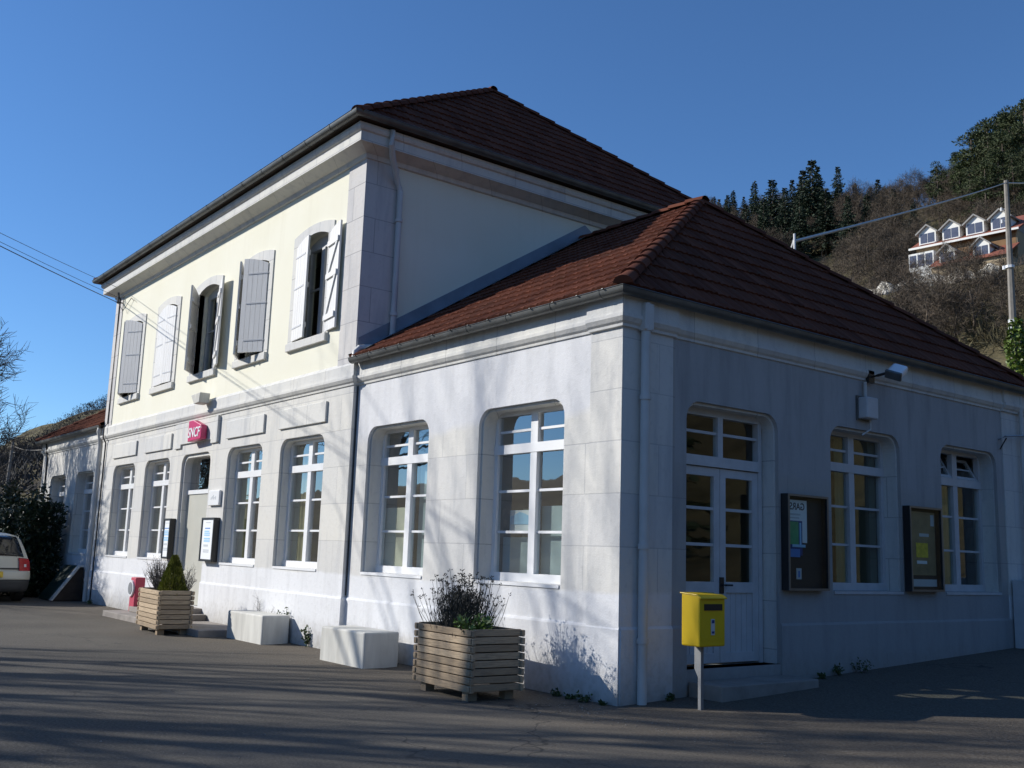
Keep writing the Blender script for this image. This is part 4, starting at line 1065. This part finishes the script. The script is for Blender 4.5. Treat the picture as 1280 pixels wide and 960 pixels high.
tree_thing(T, C, 'bare_tree', 'spreading leafless tree rising beyond the hedge at the left edge', (-34.5, -1.6, 0), 1.0, .86, 'bark', 'bark').location = (-34.6, -1.15, 0)
T, C = bare_tree(63, 9, .2, 5, .15, (28, 55), (3, 4), .3)
tree_thing(T, C, 'bare_tree', 'leafless tree shading the parked car, outside the picture to the left', (-27, -12, 0), 0, 1.1)

# conifers and pines
def spruce(seed, H=14, Rb=3.7, lev=34, droop=.3):
    rnd = random.Random(seed); T = MB(); C = MB()
    T.tube([(0, 0, -.5), (0, 0, H * .5), (0, 0, H * .97)], [.22, .12, .02], 6)
    for k in range(lev):
        f = k / lev; z = H * (.10 + .88 * f); Rl = Rb * (1 - f) ** .8 * rnd.uniform(.55, 1.15) + .15; nb = 10 if f < .7 else 6
        for j in range(nb):
            if rnd.random() < .22: continue
            a = 6.283 * (j + rnd.random() * .8) / nb; L = Rl * rnd.uniform(.6, 1.1); d = Vector((math.cos(a), math.sin(a), 0))
            p0 = Vector((0, 0, z)); tip = p0 + d * L + Vector((0, 0, -droop * L + .12 * L * (f > .6)))
            nseg = max(3, int(L / .28))
            for q in range(nseg):
                g = (q + .6) / nseg; p = p0.lerp(tip, g) + Vector((0, 0, -.06 * math.sin(g * 3)))
                for m_ in range(3):
                    sd = Vector((-d.y, d.x, 0)) * rnd.uniform(-1, 1) + d * .6 + Vector((0, 0, rnd.uniform(-.55, .15)))
                    leaf_quad(C, p, sd, rnd.uniform(.4, .8) * (1 - .3 * f), rnd.uniform(.16, .3), rnd)
    return T, C
def pine(seed, H=16):
    rnd = random.Random(seed); T = MB(); C = MB()
    lean = Vector((rnd.uniform(-.6, .6), rnd.uniform(-.6, .6), 0)); path = [Vector((0, 0, -.5)), lean * .3 + Vector((0, 0, H * .5)), lean + Vector((0, 0, H * .95))]
    T.tube(path, [.20, .15, .05], 6)
    for k in range(30):
        f = rnd.uniform(.30, 1.0); z = H * f; rad = (3.1 * math.sin(min(1, (1.06 - f) / .5) * 1.4) + .3) * rnd.uniform(.25, 1); a = rnd.uniform(0, 6.283)
        c = lean * f + Vector((rad * math.cos(a), rad * math.sin(a), z)); T.tube([lean * f + Vector((0, 0, z - .5)), c], [.05, .02], 4, False)
        cr = rnd.uniform(.5, 1.25)
        for q in range(130):
            v = rdir(rnd); p = c + Vector((v.x * cr * 1.25, v.y * cr * 1.25, v.z * cr * .6)) * rnd.uniform(.4, 1)
            leaf_quad(C, p, v + Vector((0, 0, .5)), rnd.uniform(.3, .6), rnd.uniform(.12, .22), rnd)
    return T, C
SPR = [tree_thing(*spruce(70 + k), 'spruce_tree', 'x', (0, 0, -50), mt='pinebark', mc='spruce') for k in range(3)]
PIN = [tree_thing(*pine(80 + k), 'pine_tree', 'x', (0, 0, -50), mt='pinebark', mc='pine') for k in range(3)]
BAR = [tree_thing(*bare_tree(90 + k, 8, .14, 5, .2, (25, 52), (3, 4), .12, rmin=.012, haze=3), 'hillside_bare_tree', 'x', (0, 0, -50), mt='barkbrown', mc='barkbrown') for k in range(3)]
CX, CY = 7.07, -6.8
def polar(bear, y):
    """point at bearing (degrees left of +Y) seen from the forecourt, at depth y"""
    x = CX - math.tan(R(bear)) * (y - CY); return x, y, terrain(x, y) - .3
used = {}
def put(protos, name, label, bear, y, s, fam):
    k = used.get(name, 0); used[name] = k + 1
    x, y, z = polar(bear, y)
    return place(protos[k % len(protos)], name, label, (x, y, z), k * 2.1, s, fam, k < len(protos))
# bearing, depth, scale (height / 14)
SPL = [(35.5, 172, 1.35, 'tallest dark spruce on the skyline above the wing roof'), (37.7, 172, 1.2, 'narrow spruce standing alone left of the tallest skyline spruce'), (38.7, 182, 1.05, 'dark spruce next to the left end of the skyline spruce group'),
       (36.6, 186, .95, 'short spruce between the two tallest skyline spruces'), (34.1, 182, 1.05, 'dense spruce just right of the tallest skyline spruce'), (39.9, 205, .8, 'small spruce on the skyline near the roof peak'), (40.7, 210, .7, 'smaller of the spruces nearest the roof peak'),
       (41.4, 215, .65, 'smallest spruce showing beside the roof peak'), (33.2, 200, .75, 'small spruce on the skyline in the middle of the hill'), (32.4, 205, .65, 'little spruce breaking the skyline of bare trees'), (37.4, 120, .5, 'young green spruce on the slope below the skyline spruces'), (38.2, 165, 1.0, 'dark spruce below the narrow lone spruce')]
for k_, be in enumerate((30.4, 31.0, 31.7, 32.0, 32.8, 33.6, 34.8, 36.1, 38.0, 39.3, 40.3, 41.0, 41.9)):
    SPL.append((be, 196 + 9 * (k_ % 3), .42 + .11 * (k_ * 5 % 4), 'small dark spruce among the bare trees along the skyline'))
for k_, (be, y_, s_) in enumerate([(33.6, 158, .95), (34.8, 160, 1.05), (36.2, 158, 1.0), (37.0, 162, 1.1), (38.2, 160, .95), (39.2, 170, .9), (40.2, 180, .85), (32.6, 165, .8), (35.2, 190, 1.15), (31.2, 170, .7), (30.2, 150, .65), (36.0, 175, 1.2)]):
    SPL.append((be, y_, s_, 'full dark spruce in the belt of conifers below the skyline'))
for be, y, s, lab in SPL: put(SPR, 'spruce_tree', lab, be, y, s, 'spruces on the hilltop')
PIL = [(29.6, 165, .95, 'spindly pine standing left of the dark pine grove'), (27.9, 160, 1.15, 'leftmost pine of the dark grove above the house'), (27.5, 172, 1.2, None), (27.0, 158, 1.25, None), (26.6, 168, 1.3, None), (26.1, 156, 1.25, None), (25.8, 166, 1.3, None), (25.3, 155, 1.3, None), (24.9, 165, 1.3, None), (28.2, 178, .95, None), (27.2, 185, 1.2, None), (26.2, 182, 1.25, None), (25.2, 180, 1.3, None), (24.4, 158, 1.3, None), (28.7, 188, .8, None), (28.0, 146, .8, None), (27.3, 143, .85, None), (26.7, 147, .9, None), (25.9, 144, .85, None), (25.2, 143, .9, None), (24.6, 146, .9, None), (28.5, 170, .9, None), (26.4, 150, 1.0, None), (24.1, 170, 1.3, None)]
for be, y, s, lab in PIL: put(PIN, 'pine_tree', lab or 'tall dark pine in the dense grove above the house', be - .7, y, s * (.84 if lab is None else .9), 'pines in the grove above the house')
for i, (x, y, k) in enumerate([(16, -1, .8), (18.5, 3, .95), (17, 7.5, .85), (19, 11.5, 1.0), (16.5, 16, .9), (21, -5, .85)]):  # unseen spruces, added to keep sky light off the side wall
    place(SPR, 'x', '', (x, y, 0), i, k, '', False) if 0 else None
    o_ = copy_tree(SPR[i % 3]); o_.name = 'spruce_tree'; o_.location = (x, y, ground_z(x, y) - .1); o_.rotation_euler = (0, 0, i * 1.7); o_.scale = (k, k, k * .8); o_['label'] = 'added dark spruce out of frame that blocks sky light from the side wall'; o_['group'] = 'added spruces blocking sky from the side wall'
rnd = random.Random(33); n_ = 0
HOUSE = (-46, -35, 79, 96)
for i in range(900):
    be = rnd.uniform(24.3, 43); y = rnd.choice((rnd.uniform(104, 215), rnd.uniform(104, 215), rnd.uniform(46, 80)))
    x, y, z = polar(be, y)
    if HOUSE[0] - 10 < x < HOUSE[1] + 6 and 74 < y < 102: continue
    if 24.5 < be < 30 and 66 < y < 80: continue
    if 27.6 < be < 33.5 and 72 < y < 112: continue
    if 58 < y < 82 and 24.5 < be < 33: continue
    put(BAR, 'hillside_bare_tree', 'leafless brown tree in the thicket covering the hillside', be, y, rnd.uniform(.6, 1.15) * (.6 if y < 82 else 1), 'bare trees on the hillside'); n_ += 1
    if n_ > 230: break
for be, y, s, lab in [(29.0, 76, .62, 'dark gnarled leafless tree in front of the house terrace'), (27.2, 75, .55, 'leafless tree before the lower dormers of the house'), (30.6, 74, .55, 'bushy leafless tree left of the house terrace')]:
    put(BAR, 'hillside_bare_tree', lab, be, y, s, 'bare trees below the house')
# scrub that nobody could count
b = MB(); rnd = random.Random(44)
for i in range(2600):
    be = rnd.uniform(23.5, 44); y = rnd.choice((rnd.uniform(36, 80), rnd.uniform(100, 215))); x, y, z = polar(be, y)
    if HOUSE[0] - 16 < x < HOUSE[1] + 4 and 76 < y < 102: continue
    r = rnd.uniform(.7, 1.9) * (1 if y > 90 else .7)
    if math.sin(x * .13) + math.sin(y * .17 + x * .05) < -.2: continue
    if 27.6 < be < 33 and 78 < y < 112: continue
    for q in range(34):
        v = rdir(rnd); p = Vector((x + v.x * r, y + v.y * r, z + .2 + abs(v.z) * r * 1.0)); leaf_quad(b, p, v + Vector((0, 0, .8)), rnd.uniform(.4, .9), rnd.uniform(.03, .10), rnd)
M['scrub'] = plain('scrub', (.115, .10, .05), .95, .5, .12)
tag(b.build('scrub', 'scrub', recalc=False), 'brown and olive scrub covering the hillside between the trees', 'scrub', kind='stuff')

# wooded far ridge seen at the left edge and in the window reflections
b = MB(); rnd = random.Random(45)
for i in range(7000):
    x = rnd.uniform(-760, -150); y = rnd.uniform(16, 240)
    bear = math.degrees(math.atan2(CX - x, y - CY))
    if 20 < bear < 60 and y > 0: continue
    z = terrain(x, y); Hh = rnd.uniform(5, 10); r = Hh * .3
    for q in range(26):
        v = rdir(rnd); p = Vector((x + v.x * r, y + v.y * r, z + Hh * .45 + v.z * Hh * .45)); leaf_quad(b, p, v + Vector((0, 0, .6)), rnd.uniform(.8, 1.8), rnd.uniform(.15, .4), rnd)
M['farwood'] = plain('far wood', (.045, .042, .04), .95, .4, .02)
tag(b.build('far_wood', 'farwood', recalc=False), 'dark wooded ridge in the distance beyond the left end of the station', 'wood', kind='stuff')

# ------------------------------------------------------------------ house on the hill
hz = 29.6
t = empty('hillside_house', 'ochre house with a row of white dormers on its red-brown roof, up on the hillside', 'house', (-45.6, 84, hz), R(5))
Lh = 9.6
b = MB(); b.box(0, Lh, 0, 8.5, -1.5, 3.15); b.build('wall', 'ochrewall', t)
b = MB(); b.box(2.3, Lh - .1, -.04, -.003, 1.7, 3.1); b.build('boarded_wall', 'woodwall', t)
b = MB(); b.prism([(0, 3.1), (8.5, 3.1), (4.25, 5.55)], lambda a, d, z: (d, a, z), .0, Lh); b.build('gable_wall', 'greywall', t)
rf = MB()
for s in (0, 1):
    ya, yb = (-.55, 4.25) if s == 0 else (9.05, 4.25)
    za, zb = 2.95, 5.65
    q = [(-.5, ya, za), (Lh + .4, ya, za), (Lh + .4, yb, zb), (-.5, yb, zb)]; i = rf.pts(q + [(x, y, z + .16) for x, y, z in q])
    for f in ((0, 1, 2, 3), (4, 5, 6, 7), (0, 1, 5, 4), (1, 2, 6, 5), (2, 3, 7, 6), (3, 0, 4, 7)): rf.face(*[i[k] for k in f])
rf = rf.build('roof', 'redroof', t)
b = MB(); b.box(-.5, Lh + .4, -.66, -.555, 2.93, 3.13); b.build('eave_board', 'housewhite', rf)
def dormer(x, y, z, par, w=1.7):
    d = empty('dormer', None, None, (x, y, z)); d.parent = par
    hw = w / 2
    b = MB(); b.prism([(-hw, 0), (hw, 0), (hw, 1.2), (0, 1.85), (-hw, 1.2)], lambda a, dd, zz: (a, dd, zz), 0, 2.6); b.build('dormer_wall', 'housewhite', d)
    b = MB()
    for s in (-1, 1):
        q = [(s * (hw + .24), 1.0), (0, 1.85), (0, 2.02), (s * (hw + .28), 1.14)]; b.prism(q, lambda a, dd, zz: (a, dd, zz), -.25, 2.7)
    b.build('dormer_roof', 'greywall', d)
    b = MB(); b.box(-hw + .16, -.04, -.03, -.004, .12, 1.1); b.box(.04, hw - .16, -.03, -.004, .12, 1.1); b.build('window', 'bluepane', d)
    b = MB(); b.box(-hw + .08, hw - .08, -.06, -.004, .02, .11); b.build('window_sill', 'housewhite', d)
    return d
for x in (1.15, 3.5, 5.8, 8.15): dormer(x, .0, 3.45, t)
lo = MB(); q = [(2.4, -2.6, .2), (Lh + .2, -2.6, .2), (Lh + .2, .0, 1.7), (2.4, .0, 1.7)]; i = lo.pts(q + [(x, y, z + .15) for x, y, z in q])
for f in ((0, 1, 2, 3), (4, 5, 6, 7), (0, 1, 5, 4), (1, 2, 6, 5), (2, 3, 7, 6), (3, 0, 4, 7)): lo.face(*[i[k] for k in f])
lo.build('lean_to_roof', 'redroof', t)
b = MB(); b.box(2.5, Lh, -2.3, -.05, -1.5, .25); b.build('lean_to_wall', 'ochrewall', t)
for x in (3.9, 7.1): dormer(x, -2.0, .45, t, 1.5)
b = MB(); b.box(-.2, 2.3, -1.3, -.004, -.6, 2.3); b.build('bay_wall', 'housewhite', t)
for k in range(3):
    b = MB(); b.box(-.1 + k * .8, .55 + k * .8, -1.33, -1.304, .9, 2.1); b.build('bay_window', 'bluepane', t)
b = MB(); b.box(6.2, 6.5, .5, .8, 1.8, 2.4); b.build('flue', 'housewhite', t)
b = MB(); b.box(Lh + .004, Lh + .03, 3.6, 4.8, .6, 2.0); b.build('gable_window', 'bluepane', t)
# pale terrace wall below the house
b = MB(); rnd = random.Random(3)
top = []; n = 60
for i in range(n + 1):
    x = -53 + 17.5 * i / n; zt = 28.9 - .55 * i / n + .25 * math.sin(i * .7) + rnd.uniform(-.1, .1); zb = zt - 1.0 - .5 * math.sin(i * .31) ** 2; y0 = 80.4 + .3 * math.sin(i * .5) + rnd.uniform(-.08, .08)
    zb = min(zb, terrain(x, y0) - .2); top.append([b.pts([(x, y0 - .25 * k_ * rnd.random(), zt + (zb - zt) * k_ / 4)])[0] for k_ in range(5)] + b.pts([(x, y0 + .7, zt), (x, y0 + .7, zb)]))
for A, B in zip(top, top[1:]):
    for k in range(4): b.face(A[k], A[k + 1], B[k + 1], B[k])
    b.face(A[0], B[0], B[5], A[5]); b.face(A[5], B[5], B[6], A[6])
tag(b.build('terrace_wall', 'rock'), 'broken pale stone terrace wall below the hillside house', 'wall')

# ------------------------------------------------------------------ poles and cables
t = empty('utility_pole', 'grey utility pole with white bands and ivy at its foot on the slope', 'utility pole', (-15.35, 40, terrain(-15.35, 40) - .3))
Hp = 19.9 - t.location.z
b = MB(); b.tube([(0, 0, 0), (0.02, 0, Hp)], [.20, .11], 8); b.build('pole_shaft', 'pole', t)
for z, rr in ((Hp - 1.5, .05), (Hp - 2.1, .05), (Hp - 4.4, .09)):
    b = MB(); b.tube([(-.22, -.1, z), (-.22, -.1, z + .18)], rr, 8); b.tube([(-.22, -.1, z + .09), (0, 0, z + .09)], .025, 5); b.build('insulator', 'insul', t)
for z in (Hp - 7.0, Hp - 7.35, Hp - 4.35):
    b = MB(); b.tube([(0, 0, z), (0, 0, z + .13)], .21, 8); b.build('band', 'insul', t)
b = MB(); rnd = random.Random(6)
for i in range(1500):
    h = rnd.random(); a = rnd.uniform(0, 6.283); r = (.26 + .35 * (1 - h) * rnd.random() + .1 * math.sin(h * 12)); leaf_quad(b, (r * math.cos(a) + .12, r * math.sin(a), h * 3.6), rdir(rnd), .2, .15, rnd)
tt = b.build('ivy', 'ivy', recalc=False, loc=tuple(t.location)); tag(tt, 'yellow-green ivy climbing the foot of the utility pole', 'ivy')
def cable(p, q, sag, r, name, label, mat, fam=None):
    p, q = Vector(p), Vector(q); b = MB(); n = 20
    b.tube([p.lerp(q, i / n) - p - Vector((0, 0, 4 * sag * (i / n) * (1 - i / n))) for i in range(n + 1)], r, 5)
    return tag(b.build(name, mat, loc=tuple(p)), label, 'cable', fam)
t2 = empty('cable_mast', 'short white mast at the wing roof hip holding the overhead cable', 'mast', (-1.86, 5.27, 5.80))
b = MB(); b.tube([(0, 0, -.1), (0, 0, .40)], .018, 8); b.build('rod', 'insul', t2)
b = MB(); b.tube([(0, 0, .32), (-.08, .04, .22)], .02, 6); b.build('clamp', 'insul', t2)
cable((-1.9, 5.3, 6.1), (-15.35, 40, 19.8), .06, .024, 'overhead_cable', 'thick grey cable running from the roof mast to the hillside pole', 'greycable')
cable((-15.35, 40, 19.8), (-27, 75, 33), .3, .035, 'overhead_cable', 'grey cable leaving the hillside pole to the right', 'greycable')
PB = (12.5, -22, 6.3)
t = empty('wooden_pole', 'wooden street pole behind the viewer carrying the station cables', 'utility pole', (PB[0], PB[1], 0))
b = MB(); b.tube([(0, 0, -.3), (0, 0, 6.8)], [.15, .1], 8); b.build('pole_shaft', 'bark', t)
b = MB(); b.tube([(-.5, 0, 6.2), (.5, 0, 6.2)], .05, 6); b.build('crossarm', 'bark', t)
for k, (dz, dx, r, lab) in enumerate([(0, 0, .009, 'lowest black cable reaching the left corner of the station'), (.16, -.12, .005, 'middle thin cable reaching the left corner of the station'), (.30, .12, .005, 'uppermost thin cable reaching the left corner of the station')]):
    cable((-16.45 + dx, -.22, 6.78 + dz), (PB[0] + (k - 1) * .4, PB[1], PB[2] + .05), .55 + .1 * k, r, 'station_cable', lab, 'cable', 'cables at the left corner of the station')
t = empty('cable_bracket', 'small black cable bracket high on the left corner of the station', 'bracket', (-16.45, YM, 6.78))
b = MB(); b.tube([(0, -.01, 0), (0, -.17, 0)], .015, 6); b.tube([(.12, -.01, .3), (.12, -.17, .3)], .012, 6); b.build('arm', 'black', t)
b = MB(); b.tube([(0, -.12, -.03), (0, -.12, .34)], .02, 6); b.tube([(0, -.12, 0), (.3, -.08, -.25), (.75, -.05, -.02), (.95, -.05, -.12)], .008, 5); b.build('cable_loop', 'black', t)
t = empty('street_pole', 'slim pale pole rising behind the hedge at the far left', 'utility pole', (-51.7, 4.9, terrain(-51.7, 4.9)))
b = MB(); b.tube([(0, 0, 0), (.35, .1, 6.2)], [.12, .07], 8); b.build('pole_shaft', 'pole', t)
b = MB(); b.tube([(.1, 0, 5.6), (.6, .2, 5.6)], .03, 6); b.build('crossarm', 'pole', t)
cable((-51.4, 5.0, terrain(-51.7, 4.9) + 6.0), (-22.4, -.1, 3.75), .1, .012, 'left_cable', 'thin wire from the far left pole to the end of the left wing', 'pole')

# ------------------------------------------------------------------ camera
YAW, PIT, ROL = .91503583, .1673326, .03360673
fw = Vector((-math.sin(YAW) * math.cos(PIT), math.cos(YAW) * math.cos(PIT), math.sin(PIT)))
r0 = Vector((math.cos(YAW), math.sin(YAW), 0)); u0 = r0.cross(fw)
rr = r0 * math.cos(ROL) + u0 * math.sin(ROL); uu = -r0 * math.sin(ROL) + u0 * math.cos(ROL)
cam = bpy.data.cameras.new('camera'); co = bpy.data.objects.new('camera', cam); COL.objects.link(co)
co.matrix_world = Matrix(((rr.x, uu.x, -fw.x, 7.07209), (rr.y, uu.y, -fw.y, -6.7972), (rr.z, uu.z, -fw.z, 1.35754), (0, 0, 0, 1)))
cam.sensor_width = 36; cam.lens = 36 * 1265.98 / 1280; cam.clip_end = 3000; cam.clip_start = .05
sc.camera = co

# ------------------------------------------------------------------ light
to_sun = Vector((-1.08, -1, .79)).normalized()
elev = math.asin(to_sun.z); az = math.atan2(to_sun.x, to_sun.y)
su = bpy.data.lights.new('sun', 'SUN'); su.energy = 5.0; su.angle = R(.53); su.color = (1.0, .96, .90)
so = bpy.data.objects.new('sun', su); COL.objects.link(so); so.rotation_euler = to_sun.to_track_quat('Z', 'Y').to_euler()
w = bpy.data.worlds.new('World'); sc.world = w; w.use_nodes = True; nt = w.node_tree
sky = nt.nodes.new('ShaderNodeTexSky'); sky.sky_type = 'NISHITA'; sky.sun_disc = False
sky.sun_elevation = elev; sky.sun_rotation = az % (2 * math.pi); sky.altitude = 400; sky.air_density = 1.0; sky.dust_density = 0; sky.ozone_density = 8.0
bg = nt.nodes['Background']; hs = nt.nodes.new('ShaderNodeHueSaturation'); hs.inputs['Saturation'].default_value = 1.03; nt.links.new(sky.outputs[0], hs.inputs['Color']); nt.links.new(hs.outputs[0], bg.inputs[0]); bg.inputs[1].default_value = .132
vs = sc.view_settings; sc.display_settings.display_device = 'sRGB'; vs.view_transform = 'Standard'; vs.look = 'None'; vs.exposure = .1; vs.gamma = 1; vs.use_curve_mapping = False
sc.cycles.max_bounces = 8; sc.cycles.transparent_max_bounces = 16; sc.cycles.use_denoising = True
